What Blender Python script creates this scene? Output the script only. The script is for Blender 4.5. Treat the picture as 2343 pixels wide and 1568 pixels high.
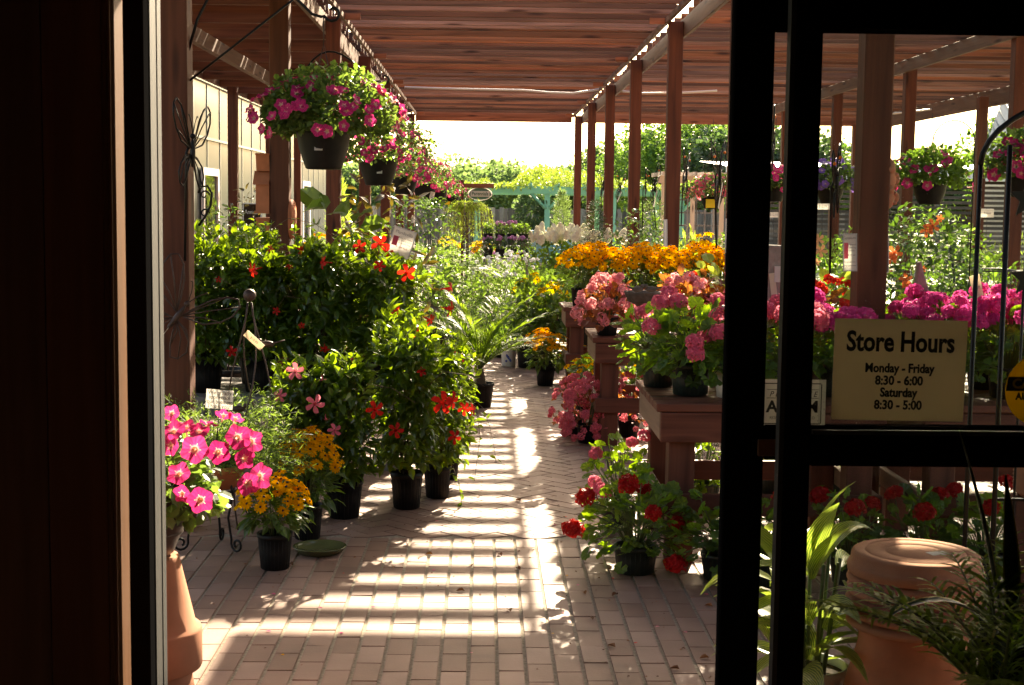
import bpy, math, random
import numpy as np
from mathutils import Vector, Matrix

for o in list(bpy.data.objects): bpy.data.objects.remove(o)
scene = bpy.context.scene
COL = scene.collection
R = math.radians
F, CX, CY, CAMH = 3300.0, 1171.0, 784.0, 1.64       # lens and eye height recovered from the vanishing points
# ------------------------------------------------------------------ camera
_y = Vector((-61 / F, 313 / F, -1)).normalized()
_u = Vector((math.sin(0.010), math.cos(0.010), 0))
_z = (_u - _u.dot(_y) * _y).normalized()
_x = _y.cross(_z)
CAMROT = Matrix((_x, _y, _z))                        # camera space -> world
CAMLOC = Vector((0, 0, CAMH))
cd = bpy.data.cameras.new("camera"); cam = bpy.data.objects.new("camera", cd); COL.objects.link(cam)
cd.sensor_width = 36; cd.lens = F / 2342 * 36; cd.clip_start = 0.05; cd.clip_end = 1500
cd.dof.use_dof = True; cd.dof.focus_distance = 9.0; cd.dof.aperture_fstop = 20.0
cam.matrix_world = Matrix.Translation(CAMLOC) @ CAMROT.to_4x4()
scene.camera = cam
# ------------------------------------------------------------------ world and sun
SX, SK = 0.46, 1.80                                   # sun offset per metre of height: right, ahead
SUN_EL = math.atan(1 / math.hypot(SX, SK)); SUN_AZ = math.atan2(SX, SK)
w = bpy.data.worlds.new("World"); scene.world = w; w.use_nodes = True
nt = w.node_tree; bg = nt.nodes["Background"]
sky = nt.nodes.new("ShaderNodeTexSky"); sky.sky_type = 'NISHITA'; sky.sun_disc = False
sky.sun_elevation = SUN_EL; sky.sun_rotation = SUN_AZ; sky.air_density = 1.0; sky.dust_density = 4.0; sky.ozone_density = 0.3
nt.links.new(sky.outputs[0], bg.inputs[0]); bg.inputs[1].default_value = 0.10
sd = bpy.data.lights.new("sun", 'SUN'); sd.energy = 5.0; sd.angle = R(0.5); sd.color = (1.0, 0.90, 0.74)
so = bpy.data.objects.new("sun", sd); COL.objects.link(so)
so.rotation_euler = Vector((SX, SK, 1)).normalized().to_track_quat('Z', 'Y').to_euler()
scene.view_settings.view_transform = 'Standard'; scene.view_settings.look = 'None'
scene.view_settings.exposure = 2.5; scene.view_settings.gamma = 1.0
scene.view_settings.use_white_balance = True; scene.view_settings.white_balance_temperature = 7600   # the camera was balanced for shade
scene.render.engine = 'CYCLES'
cy = scene.cycles; cy.use_denoising = True; cy.max_bounces = 8; cy.diffuse_bounces = 5; cy.glossy_bounces = 3
cy.transmission_bounces = 5; cy.transparent_max_bounces = 12; cy.sample_clamp_indirect = 6.0
cy.caustics_reflective = False; cy.caustics_refractive = False

# ------------------------------------------------------------------ where things stand
def ray(px, py): return CAMROT @ Vector(((px - CX) / F, -(py - CY) / F, -1))
def P(px, py, Y):
    r = ray(px, py); return CAMLOC + r * (Y / r.y)
def G(px, py, z=0.0):
    r = ray(px, py); return CAMLOC + r * ((z - CAMH) / r.z)

# ------------------------------------------------------------------ object helpers
def tag(o, label=None, cat=None, group=None, kind=None):
    if label: o['label'] = label
    if cat: o['category'] = cat
    if group: o['group'] = group
    if kind: o['kind'] = kind
    return o
def thing(name, label, cat, loc=(0, 0, 0), rotz=0.0, group=None):
    o = bpy.data.objects.new(name, None); COL.objects.link(o); o.empty_display_size = 0.1
    o.location = loc; o.rotation_euler = (0, 0, rotz)
    return tag(o, label, cat, group)
def link(name, me, parent=None, loc=None, rot=None, scale=None):
    o = bpy.data.objects.new(name, me); COL.objects.link(o)
    if parent is not None: o.parent = parent
    if loc is not None: o.location = loc
    if rot is not None: o.rotation_euler = rot
    if scale is not None: o.scale = (scale,) * 3 if isinstance(scale, (int, float)) else scale
    return o
def copy_tree(o, parent=None):
    c = o.copy(); COL.objects.link(c)
    if parent is not None: c.parent = parent
    for ch in list(o.children): copy_tree(ch, c)
    return c
def dup(root, loc, rotz=0.0, scale=1.0, label=None, group=None):
    c = copy_tree(root); c.location = loc; c.rotation_euler = (0, 0, rotz)
    c.scale = (scale,) * 3 if isinstance(scale, (int, float)) else scale
    if label: c['label'] = label
    if group: c['group'] = group
    return c

def mesh_np(name, v, quads=None, tris=None, mats=(), mq=None, mt=None, smooth=False):
    me = bpy.data.meshes.new(name)
    v = np.asarray(v, np.float32)
    quads = np.zeros((0, 4), np.int32) if quads is None or len(quads) == 0 else np.asarray(quads, np.int32)
    tris = np.zeros((0, 3), np.int32) if tris is None or len(tris) == 0 else np.asarray(tris, np.int32)
    nq, n3 = len(quads), len(tris)
    me.vertices.add(len(v)); me.vertices.foreach_set("co", v.ravel())
    me.loops.add(nq * 4 + n3 * 3); me.loops.foreach_set("vertex_index", np.concatenate([quads.ravel(), tris.ravel()]).astype(np.int32))
    me.polygons.add(nq + n3)
    st = np.concatenate([np.arange(nq) * 4, nq * 4 + np.arange(n3) * 3]).astype(np.int32)
    me.polygons.foreach_set("loop_start", st)
    mi = np.zeros(nq + n3, np.int32)
    if mq is not None and nq: mi[:nq] = mq
    if mt is not None and n3: mi[nq:] = mt
    me.polygons.foreach_set("material_index", mi)
    me.polygons.foreach_set("use_smooth", np.full(nq + n3, bool(smooth)))
    for m in mats: me.materials.append(m)
    me.update(calc_edges=True); me.validate()
    return me

class MB:
    """collects shapes into one mesh"""
    def __init__(s): s.v = []; s.f = []; s.m = []; s.sm = []
    def add(s, vs, fs, mi=0, smooth=False):
        b = len(s.v); s.v += [tuple(p) for p in vs]
        for f in fs: s.f.append(tuple(b + i for i in f)); s.m.append(mi); s.sm.append(smooth)
        return s
    def box(s, x0, x1, y0, y1, z0, z1, mi=0, bev=0.0, M=None):
        if bev:
            b = min(bev, (x1 - x0) * .4, (y1 - y0) * .4, (z1 - z0) * .4)
            vs = []
            for sx, X in ((1, x0), (-1, x1)):
                for sy, Y in ((1, y0), (-1, y1)):
                    for sz, Z in ((1, z0), (-1, z1)):
                        vs += [(X, Y + sy * b, Z + sz * b), (X + sx * b, Y, Z + sz * b), (X + sx * b, Y + sy * b, Z)]
            i = lambda a, b_, c, k: ((a * 2 + b_) * 2 + c) * 3 + k
            fs = []
            for a in (0, 1):
                q = [i(a, 0, 0, 0), i(a, 1, 0, 0), i(a, 1, 1, 0), i(a, 0, 1, 0)]; fs.append(q if a else q[::-1])
                q = [i(0, a, 0, 1), i(1, a, 0, 1), i(1, a, 1, 1), i(0, a, 1, 1)]; fs.append(q[::-1] if a else q)
                q = [i(0, 0, a, 2), i(1, 0, a, 2), i(1, 1, a, 2), i(0, 1, a, 2)]; fs.append(q if a else q[::-1])
            for a in (0, 1):
                for b_ in (0, 1):
                    fs.append([i(a, b_, 0, 0), i(a, b_, 1, 0), i(a, b_, 1, 1), i(a, b_, 0, 1)])
                    fs.append([i(a, 0, b_, 0), i(a, 1, b_, 0), i(a, 1, b_, 2), i(a, 0, b_, 2)])
                    fs.append([i(0, a, b_, 1), i(1, a, b_, 1), i(1, a, b_, 2), i(0, a, b_, 2)])
                    for c in (0, 1): fs.append([i(a, b_, c, 0), i(a, b_, c, 1), i(a, b_, c, 2)])
        else:
            vs = [(x, y, z) for x in (x0, x1) for y in (y0, y1) for z in (z0, z1)]
            fs = [(0, 1, 3, 2), (4, 6, 7, 5), (0, 4, 5, 1), (2, 3, 7, 6), (0, 2, 6, 4), (1, 5, 7, 3)]
        if M is not None: vs = [M @ Vector(p) for p in vs]
        return s.add(vs, fs, mi)
    def tube(s, pts, r, n=7, mi=0, closed=False, r1=None):
        pts = [Vector(p) for p in pts]; k = len(pts); vs = []
        up = None
        for j, p in enumerate(pts):
            a = pts[(j - 1) % k] if (closed or j > 0) else p
            b = pts[(j + 1) % k] if (closed or j < k - 1) else p
            t = (b - a)
            t = t.normalized() if t.length > 1e-9 else Vector((0, 0, 1))
            if up is None: up = Vector((0, 0, 1)) if abs(t.z) < .9 else Vector((1, 0, 0))
            sx = t.cross(up)
            if sx.length < 1e-6: sx = t.cross(Vector((0, 1, 0)))
            sx.normalize(); up = sx.cross(t).normalized()
            rr = r if r1 is None else r + (r1 - r) * j / max(1, k - 1)
            for q in range(n):
                an = 2 * math.pi * q / n
                vs.append(p + sx * (rr * math.cos(an)) + up * (rr * math.sin(an)))
        fs = []
        for j in range(k if closed else k - 1):
            j2 = (j + 1) % k
            for q in range(n):
                q2 = (q + 1) % n
                fs.append((j * n + q, j * n + q2, j2 * n + q2, j2 * n + q))
        if not closed: fs.append(tuple(range(n))[::-1]); fs.append(tuple((k - 1) * n + q for q in range(n)))
        return s.add(vs, fs, mi, True)
    def lathe(s, prof, n=32, c=(0, 0, 0), mi=0, cap0=True, cap1=True, sc=(1, 1)):
        vs = [(c[0] + r * sc[0] * math.cos(2 * math.pi * q / n), c[1] + r * sc[1] * math.sin(2 * math.pi * q / n), c[2] + z) for r, z in prof for q in range(n)]
        fs = [(j * n + q, j * n + (q + 1) % n, (j + 1) * n + (q + 1) % n, (j + 1) * n + q) for j in range(len(prof) - 1) for q in range(n)]
        s.add(vs, fs, mi, True)
        if cap0 and prof[0][0] > 1e-5: s.add(vs[:n], [tuple(range(n))[::-1]], mi)
        if cap1 and prof[-1][0] > 1e-5: s.add(vs[-n:], [tuple(range(n))], mi)
        return s
    def prism(s, poly, y0, y1, mi=0, M=None):
        """polygon in x,z extruded along y"""
        n = len(poly); vs = [(x, y0, z) for x, z in poly] + [(x, y1, z) for x, z in poly]
        fs = [tuple(range(n)), tuple(range(n, 2 * n))[::-1]] + [(i, i + n, (i + 1) % n + n, (i + 1) % n) for i in range(n)]
        if M is not None: vs = [M @ Vector(p) for p in vs]
        return s.add(vs, fs, mi)
    def ball(s, c, r, n=10, mi=0):
        rx, ry, rz = (r, r, r) if isinstance(r, (int, float)) else r
        prof = [(max(1e-6, math.sin(math.pi * i / n)), -math.cos(math.pi * i / n)) for i in range(n + 1)]
        k = n * 2
        vs = [(c[0] + a * rx * math.cos(2 * math.pi * q / k), c[1] + a * ry * math.sin(2 * math.pi * q / k), c[2] + b * rz) for a, b in prof for q in range(k)]
        fs = [(j * k + q, j * k + (q + 1) % k, (j + 1) * k + (q + 1) % k, (j + 1) * k + q) for j in range(n) for q in range(k)]
        return s.add(vs, fs, mi, True)
    def mesh(s, name, mats):
        me = bpy.data.meshes.new(name); me.from_pydata(s.v, [], s.f)
        for m in (mats if isinstance(mats, (list, tuple)) else [mats]): me.materials.append(m)
        me.polygons.foreach_set("material_index", s.m); me.polygons.foreach_set("use_smooth", s.sm)
        me.update(); return me
    def build(s, name, mats, parent=None, loc=None, rot=None, scale=None):
        return link(name, s.mesh(name, mats), parent, loc, rot, scale)

# ------------------------------------------------------------------ materials
def new_mat(name):
    m = bpy.data.materials.new(name); m.use_nodes = True
    return m, m.node_tree, m.node_tree.nodes, m.node_tree.links
def prin(n): return next(x for x in n if x.type == 'BSDF_PRINCIPLED')
def ramp(n, cols):
    r = n.new("ShaderNodeValToRGB"); e = r.color_ramp.elements
    while len(e) < len(cols): e.new(0.5)
    for i, (p, c) in enumerate(cols): e[i].position = p; e[i].color = (*c, 1)
    return r
def plain(name, col, rough=.5, metal=0.0, noise=0.0, nscale=8.0, bump=0.0, spec=.5, stretch=(1, 1, 1)):
    m, t, n, l = new_mat(name); b = prin(n)
    b.inputs["Roughness"].default_value = rough; b.inputs["Metallic"].default_value = metal
    b.inputs["Specular IOR Level"].default_value = spec
    if noise or bump:
        tc = n.new("ShaderNodeTexCoord"); mp = n.new("ShaderNodeMapping"); mp.inputs["Scale"].default_value = stretch
        nz = n.new("ShaderNodeTexNoise"); nz.inputs["Scale"].default_value = nscale; nz.inputs["Detail"].default_value = 6
        l.new(tc.outputs["Object"], mp.inputs[0]); l.new(mp.outputs[0], nz.inputs["Vector"])
        lo = tuple(c * (1 - noise) for c in col); hi = tuple(min(1, c * (1 + noise)) for c in col)
        r = ramp(n, [(.3, lo), (.7, hi)]); l.new(nz.outputs["Fac"], r.inputs[0]); l.new(r.outputs[0], b.inputs["Base Color"])
        if bump:
            bp = n.new("ShaderNodeBump"); bp.inputs["Strength"].default_value = bump; bp.inputs["Distance"].default_value = .01
            l.new(nz.outputs["Fac"], bp.inputs["Height"]); l.new(bp.outputs[0], b.inputs["Normal"])
    else: b.inputs["Base Color"].default_value = (*col, 1)
    return m
def wood(name, a, b_, axis='z', rough=.65, isl=True, knots=True):
    m, t, n, l = new_mat(name); b = prin(n); b.inputs["Roughness"].default_value = rough
    b.inputs["Specular IOR Level"].default_value = .25
    tc = n.new("ShaderNodeTexCoord"); mp = n.new("ShaderNodeMapping")
    s = {'x': (.7, 14, 14), 'y': (14, .7, 14), 'z': (14, 14, .7)}[axis]; mp.inputs["Scale"].default_value = s
    geo = n.new("ShaderNodeNewGeometry"); ad = n.new("ShaderNodeVectorMath"); ad.operation = 'ADD'
    ml = n.new("ShaderNodeMath"); ml.operation = 'MULTIPLY'; ml.inputs[1].default_value = 37.0
    l.new(geo.outputs["Random Per Island"], ml.inputs[0])
    l.new(tc.outputs["Object"], mp.inputs[0]); l.new(mp.outputs[0], ad.inputs[0]); l.new(ml.outputs[0], ad.inputs[1])
    nz = n.new("ShaderNodeTexNoise"); nz.inputs["Scale"].default_value = 1.6; nz.inputs["Detail"].default_value = 7; nz.inputs["Distortion"].default_value = .6
    l.new(ad.outputs[0], nz.inputs["Vector"])
    r = ramp(n, [(.25, a), (.75, b_)]); l.new(nz.outputs["Fac"], r.inputs[0])
    out = r.outputs[0]
    if isl:
        hs = n.new("ShaderNodeHueSaturation"); mr = n.new("ShaderNodeMapRange"); mr.inputs[3].default_value = .35; mr.inputs[4].default_value = 1.45
        l.new(geo.outputs["Random Per Island"], mr.inputs[0]); l.new(mr.outputs[0], hs.inputs["Value"])
        mr2 = n.new("ShaderNodeMapRange"); mr2.inputs[3].default_value = .75; mr2.inputs[4].default_value = 1.1
        fr = n.new("ShaderNodeMath"); fr.operation = 'FRACT'; l.new(ml.outputs[0], fr.inputs[0]); l.new(fr.outputs[0], mr2.inputs[0]); l.new(mr2.outputs[0], hs.inputs["Saturation"])
        l.new(out, hs.inputs["Color"]); out = hs.outputs[0]
    if knots:
        mp2 = n.new("ShaderNodeMapping"); s2 = {'x': (1.6, 9, 9), 'y': (9, 1.6, 9), 'z': (9, 9, 1.6)}[axis]; mp2.inputs["Scale"].default_value = s2
        ad2 = n.new("ShaderNodeVectorMath"); ad2.operation = 'ADD'
        l.new(tc.outputs["Object"], mp2.inputs[0]); l.new(mp2.outputs[0], ad2.inputs[0]); l.new(ml.outputs[0], ad2.inputs[1])
        vo = n.new("ShaderNodeTexVoronoi"); vo.inputs["Scale"].default_value = 1.0; l.new(ad2.outputs[0], vo.inputs["Vector"])
        r2 = ramp(n, [(.07, (.22, .16, .13)), (.24, (1, 1, 1))]); l.new(vo.outputs["Distance"], r2.inputs[0])
        mx = n.new("ShaderNodeMixRGB"); mx.blend_type = 'MULTIPLY'; mx.inputs[0].default_value = 1
        l.new(out, mx.inputs[1]); l.new(r2.outputs[0], mx.inputs[2]); out = mx.outputs[0]
    l.new(out, b.inputs["Base Color"])
    bp = n.new("ShaderNodeBump"); bp.inputs["Strength"].default_value = .25; bp.inputs["Distance"].default_value = .004
    l.new(nz.outputs["Fac"], bp.inputs["Height"]); l.new(bp.outputs[0], b.inputs["Normal"])
    return m
def leafmat(name, dark, light, trans, tw=.42, rough=.38, spec=.5):
    """thin leaf: front colour differs leaf by leaf, light shines through"""
    m, t, n, l = new_mat(name); b = prin(n); b.inputs["Roughness"].default_value = rough; b.inputs["Specular IOR Level"].default_value = spec
    geo = n.new("ShaderNodeNewGeometry"); oi = n.new("ShaderNodeObjectInfo"); sm = n.new("ShaderNodeMath"); sm.operation = 'ADD'; fr = n.new("ShaderNodeMath"); fr.operation = 'FRACT'
    l.new(geo.outputs["Random Per Island"], sm.inputs[0]); l.new(oi.outputs["Random"], sm.inputs[1]); l.new(sm.outputs[0], fr.inputs[0]); r = ramp(n, [(0, dark), (.65, tuple((x + y) / 2 for x, y in zip(dark, light))), (1, light)])
    l.new(fr.outputs[0], r.inputs[0]); l.new(r.outputs[0], b.inputs["Base Color"])
    tr = n.new("ShaderNodeBsdfTranslucent")
    r2 = ramp(n, [(0, tuple(c * .6 for c in trans)), (1, trans)]); l.new(fr.outputs[0], r2.inputs[0]); l.new(r2.outputs[0], tr.inputs[0])
    mx = n.new("ShaderNodeMixShader"); mx.inputs[0].default_value = tw
    l.new(b.outputs[0], mx.inputs[1]); l.new(tr.outputs[0], mx.inputs[2])
    l.new(mx.outputs[0], next(x for x in n if x.type == 'OUTPUT_MATERIAL').inputs[0])
    return m
def petal(name, col, trans=None, tw=.4, var=.25):
    d = tuple(c * (1 - var) for c in col)
    return leafmat(name, d, col, trans or tuple(min(1, c * 1.1) for c in col), tw, .55, .2)

M = {}
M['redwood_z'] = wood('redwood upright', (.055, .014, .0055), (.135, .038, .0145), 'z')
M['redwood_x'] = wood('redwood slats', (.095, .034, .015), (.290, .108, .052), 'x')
M['redwood_shaded'] = wood('redwood shaded in colour', (.060, .020, .010), (.140, .050, .024), 'x')  # same redwood, its colour darkened to stand in for the left bay's shade
M['redwood_y'] = wood('redwood beams', (.070, .030, .015), (.150, .070, .037), 'y')
M['bench_x'] = wood('bench boards', (.080, .021, .010), (.175, .052, .027), 'x')
M['bench_y'] = wood('bench side boards', (.160, .090, .055), (.300, .190, .125), 'y')
M['bench_z'] = wood('bench legs', (.070, .018, .009), (.160, .048, .024), 'z')
M['panel'] = wood('dark wall panelling', (.110, .038, .018), (.220, .084, .040), 'z', .6, True, False)
M['jamb'] = wood('varnished jamb', (.090, .036, .012), (.160, .066, .024), 'z', .5, False, False)
M['black'] = plain('black painted frame', (.007, .007, .0075), .8, 0, 0, 8, 0, 0.0)
M['blackpot'] = plain('black nursery plastic', (.0065, .0062, .0058), .5, 0, .6, 18, .15, .22)
M['greenpot'] = plain('dark green nursery plastic', (.010, .017, .013), .42, 0, .3, 14, .1)
M['iron'] = plain('black wrought iron', (.008, .0075, .0075), .40, .5)
M['rustiron'] = plain('brown aged iron', (.060, .035, .028), .55, .4, .3, 30)
M['alu'] = plain('brushed aluminium', (.030, .030, .029), .6, .1, .12, 3, 0, .5, (60, 60, .3))
M['terra'] = plain('terracotta', (.400, .180, .108), .85, 0, .30, 4, .10, .1)
M['terra_dark'] = plain('darker terracotta', (.430, .150, .075), .75, 0, .2, 9, .1, .2)
M['soil'] = plain('potting soil', (.035, .022, .014), .95, 0, .5, 60, .8, .1)
M['stem'] = plain('green stems', (.080, .120, .030), .6, 0, .3, 20)
M['twig'] = plain('brown twigs', (.110, .065, .035), .8, 0, .4, 20)
M['bark'] = plain('bark', (.120, .085, .060), .9, 0, .4, 6, .6, .1, (1, 1, .3))
def paper(name, col, tw=.45):
    m, t, n, l = new_mat(name); b = prin(n); b.inputs["Base Color"].default_value = (*col, 1); b.inputs["Roughness"].default_value = .6
    tr = n.new("ShaderNodeBsdfTranslucent"); tr.inputs[0].default_value = (*col, 1); mx = n.new("ShaderNodeMixShader"); mx.inputs[0].default_value = tw
    l.new(b.outputs[0], mx.inputs[1]); l.new(tr.outputs[0], mx.inputs[2]); l.new(mx.outputs[0], next(x for x in n if x.type == 'OUTPUT_MATERIAL').inputs[0]); return m
M['white'] = paper('white card', (.800, .780, .740), .5)
M['cream'] = paper('cream card', (.780, .690, .540), .46)
M['ink'] = plain('black ink', (.012, .012, .012), .6)
M['greyink'] = plain('grey ink', (.220, .210, .220), .6)
M['yellow'] = paper('yellow vinyl', (.820, .600, .010), .5)
M['yellowtag'] = plain('yellow tag', (.850, .620, .020), .5)
M['greensign'] = plain('green enamel', (.060, .150, .100), .5)
M['mint'] = plain('mint green paint', (.150, .400, .280), .6, 0, .08, 3)
M['stone'] = plain('cast stone', (.270, .220, .195), .85, 0, .3, 22, .6, .2)
M['stone_pale'] = plain('pale weathered stone', (.460, .380, .340), .85, 0, .22, 12, .5, .2)
M['darkstone'] = plain('dark cast stone', (.105, .080, .066), .85, 0, .4, 25, .8, .2)
M['pvc'] = plain('grey pipe', (.520, .520, .520), .4)
M['ceramic'] = plain('olive glazed ceramic', (.110, .115, .045), .18, 0, .3, 10)
M['urn'] = plain('dark brown ribbed pot', (.050, .026, .020), .4, 0, .25, 12)
M['gravel'] = plain('pale gravel', (.360, .310, .240), .9, 0, .3, 30, .5, .1)
M['lawn'] = plain('rough grass and gravel', (.200, .190, .090), .95, 0, .35, .8, .2, .1)
M['joint'] = plain('sandy mortar', (.300, .260, .205), .95, 0, .3, 60, .4, .1)
M['greywood'] = wood('weathered grey boards', (.100, .088, .078), (.210, .185, .165), 'z')
M['tanwood'] = wood('pale tan boards', (.360, .260, .180), (.520, .400, .290), 'z')
M['whitepaint'] = plain('white paint', (.700, .690, .660), .6, 0, .06, 2)
M['darkslat'] = wood('dark brown slats', (.070, .055, .042), (.150, .115, .085), 'x')
M['metalroof'] = plain('pale metal roof', (.520, .480, .440), .45, .3)
M['glassblue'] = plain('blue plastic', (.150, .480, .800), .4)
# brick pavers: every brick its own colour
def brickmat():
    m, t, n, l = new_mat('clay pavers'); b = prin(n); b.inputs["Roughness"].default_value = .62; b.inputs["Specular IOR Level"].default_value = .4
    geo = n.new("ShaderNodeNewGeometry")
    r = ramp(n, [(0, (.205, .112, .078)), (.35, (.240, .137, .098)), (.7, (.270, .158, .117)), (1, (.320, .198, .152))]); l.new(geo.outputs["Random Per Island"], r.inputs[0])
    tc = n.new("ShaderNodeTexCoord"); nz = n.new("ShaderNodeTexNoise"); nz.inputs["Scale"].default_value = 3.2; nz.inputs["Detail"].default_value = 9
    l.new(tc.outputs["Object"], nz.inputs["Vector"]); r2 = ramp(n, [(.28, (.55, .52, .50)), (.42, (.84, .83, .82)), (.65, (1.04, 1.04, 1.04))]); l.new(nz.outputs["Fac"], r2.inputs[0])
    mx = n.new("ShaderNodeMixRGB"); mx.blend_type = 'MULTIPLY'; mx.inputs[0].default_value = 1
    l.new(r.outputs[0], mx.inputs[1]); l.new(r2.outputs[0], mx.inputs[2]); l.new(mx.outputs[0], b.inputs["Base Color"])
    n2 = n.new("ShaderNodeTexNoise"); n2.inputs["Scale"].default_value = 90; n2.inputs["Detail"].default_value = 4; l.new(tc.outputs["Object"], n2.inputs["Vector"])
    bp = n.new("ShaderNodeBump"); bp.inputs["Strength"].default_value = .25; bp.inputs["Distance"].default_value = .003; l.new(n2.outputs["Fac"], bp.inputs["Height"]); l.new(bp.outputs[0], b.inputs["Normal"])
    return m
M['brick'] = brickmat()
def glassmat():
    m, t, n, l = new_mat('dusty door glass')
    tr = n.new("ShaderNodeBsdfTransparent"); tr.inputs[0].default_value = (.93, .95, .94, 1)
    gl = n.new("ShaderNodeBsdfGlossy"); gl.inputs["Roughness"].default_value = .02
    df = n.new("ShaderNodeBsdfDiffuse"); df.inputs[0].default_value = (.75, .73, .70, 1)
    lw = n.new("ShaderNodeFresnel"); lw.inputs[0].default_value = 1.22
    mx = n.new("ShaderNodeMixShader"); l.new(lw.outputs[0], mx.inputs[0]); l.new(tr.outputs[0], mx.inputs[1]); l.new(gl.outputs[0], mx.inputs[2])
    tc = n.new("ShaderNodeTexCoord"); vo = n.new("ShaderNodeTexVoronoi"); vo.inputs["Scale"].default_value = 55; l.new(tc.outputs["Object"], vo.inputs["Vector"])
    nz = n.new("ShaderNodeTexNoise"); nz.inputs["Scale"].default_value = 6; nz.inputs["Detail"].default_value = 8; l.new(tc.outputs["Object"], nz.inputs["Vector"])
    r1 = ramp(n, [(.03, (.35, .35, .35)), (.10, (0, 0, 0))]); l.new(vo.outputs["Distance"], r1.inputs[0])
    r2 = ramp(n, [(.48, (0, 0, 0)), (.75, (.05, .05, .05))]); l.new(nz.outputs["Fac"], r2.inputs[0])
    mu = n.new("ShaderNodeMath"); mu.operation = 'MULTIPLY'; r3 = ramp(n, [(.5, (0, 0, 0)), (.62, (1, 1, 1))]); l.new(nz.outputs["Fac"], r3.inputs[0])
    l.new(r1.outputs[0], mu.inputs[0]); l.new(r3.outputs[0], mu.inputs[1])
    a = n.new("ShaderNodeMath"); a.operation = 'ADD'; l.new(mu.outputs[0], a.inputs[0]); l.new(r2.outputs[0], a.inputs[1])
    a2 = n.new("ShaderNodeMath"); a2.operation = 'ADD'; a2.inputs[1].default_value = .012; l.new(a.outputs[0], a2.inputs[0])
    m2 = n.new("ShaderNodeMixShader"); l.new(a2.outputs[0], m2.inputs[0]); l.new(mx.outputs[0], m2.inputs[1]); l.new(df.outputs[0], m2.inputs[2])
    l.new(m2.outputs[0], next(x for x in n if x.type == 'OUTPUT_MATERIAL').inputs[0])
    return m
M['glass'] = glassmat()
def polycarb():
    m, t, n, l = new_mat('milky greenhouse panel'); b = prin(n); b.inputs["Base Color"].default_value = (.095, .118, .115, 1); b.inputs["Roughness"].default_value = .35
    tr = n.new("ShaderNodeBsdfTranslucent"); tr.inputs[0].default_value = (.075, .095, .07, 1)
    mx = n.new("ShaderNodeMixShader"); mx.inputs[0].default_value = .4; l.new(b.outputs[0], mx.inputs[1]); l.new(tr.outputs[0], mx.inputs[2])
    l.new(mx.outputs[0], next(x for x in n if x.type == 'OUTPUT_MATERIAL').inputs[0]); return m
M['poly'] = polycarb()
# foliage
M['mandleaf'] = leafmat('mandevilla leaf', (.016, .042, .010), (.055, .110, .020), (.380, .580, .020), .42, .30, .6)
M['rudleaf'] = leafmat('rudbeckia leaf', (.025, .060, .018), (.070, .125, .040), (.300, .480, .030), .38, .45)
M['petleaf'] = leafmat('petunia leaf', (.040, .085, .020), (.110, .175, .060), (.270, .440, .060), .42, .5)
M['gerleaf'] = leafmat('geranium leaf', (.028, .075, .022), (.065, .140, .035), (.400, .660, .020), .45, .5)
M['begleaf'] = leafmat('bronze begonia leaf', (.090, .030, .014), (.210, .085, .030), (.560, .190, .030), .42, .4)
M['limeleaf'] = leafmat('lime leaf', (.160, .230, .030), (.320, .400, .060), (.500, .600, .060), .45, .45)
M['fernleaf'] = leafmat('asparagus fern', (.060, .120, .020), (.160, .260, .060), (.320, .500, .060), .45, .55)
M['palmleaf'] = leafmat('palm frond', (.030, .075, .018), (.075, .145, .035), (.360, .560, .030), .45, .5, .3)
M['foxleaf'] = leafmat('foxtail fern', (.060, .140, .020), (.150, .270, .050), (.320, .520, .060), .45, .55)
M['paleleaf'] = leafmat('pale shrub leaf', (.060, .130, .025), (.170, .270, .070), (.330, .540, .070), .45, .6, .25)
M['hollyleaf'] = leafmat('glossy shrub leaf', (.025, .060, .020), (.060, .120, .035), (.180, .340, .030), .30, .22, .8)
M['midleaf'] = leafmat('garden leaf', (.036, .088, .020), (.100, .180, .040), (.270, .470, .040), .42, .55, .3)
M['figleaf'] = leafmat('fiddle leaf', (.035, .085, .018), (.075, .145, .030), (.270, .420, .040), .40, .35)
M['magleaf'] = leafmat('magnolia leaf', (.040, .040, .015), (.110, .070, .025), (.260, .200, .020), .30, .28, .7)
M['spruce'] = leafmat('dark spruce needle', (.016, .036, .014), (.045, .080, .025), (.060, .110, .020), .25, .6)
M['cypress'] = leafmat('light cypress', (.060, .120, .040), (.150, .230, .090), (.240, .380, .080), .38, .6)
M['vineleaf'] = leafmat('pergola vine leaf', (.075, .130, .020), (.180, .250, .040), (.330, .460, .040), .42, .45)
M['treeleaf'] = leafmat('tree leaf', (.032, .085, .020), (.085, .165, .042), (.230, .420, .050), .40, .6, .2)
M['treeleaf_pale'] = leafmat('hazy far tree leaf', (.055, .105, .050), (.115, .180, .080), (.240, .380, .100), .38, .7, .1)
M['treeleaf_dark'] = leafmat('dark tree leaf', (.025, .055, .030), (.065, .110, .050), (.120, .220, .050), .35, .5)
M['hibleaf'] = leafmat('hibiscus leaf', (.018, .050, .016), (.050, .100, .030), (.170, .320, .030), .34, .3, .6)
M['larch'] = leafmat('weeping larch', (.190, .290, .040), (.330, .440, .070), (.560, .760, .080), .52, .6)
M['dry'] = leafmat('dry leaf', (.110, .040, .018), (.340, .130, .035), (.350, .140, .030), .2, .7)
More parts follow.
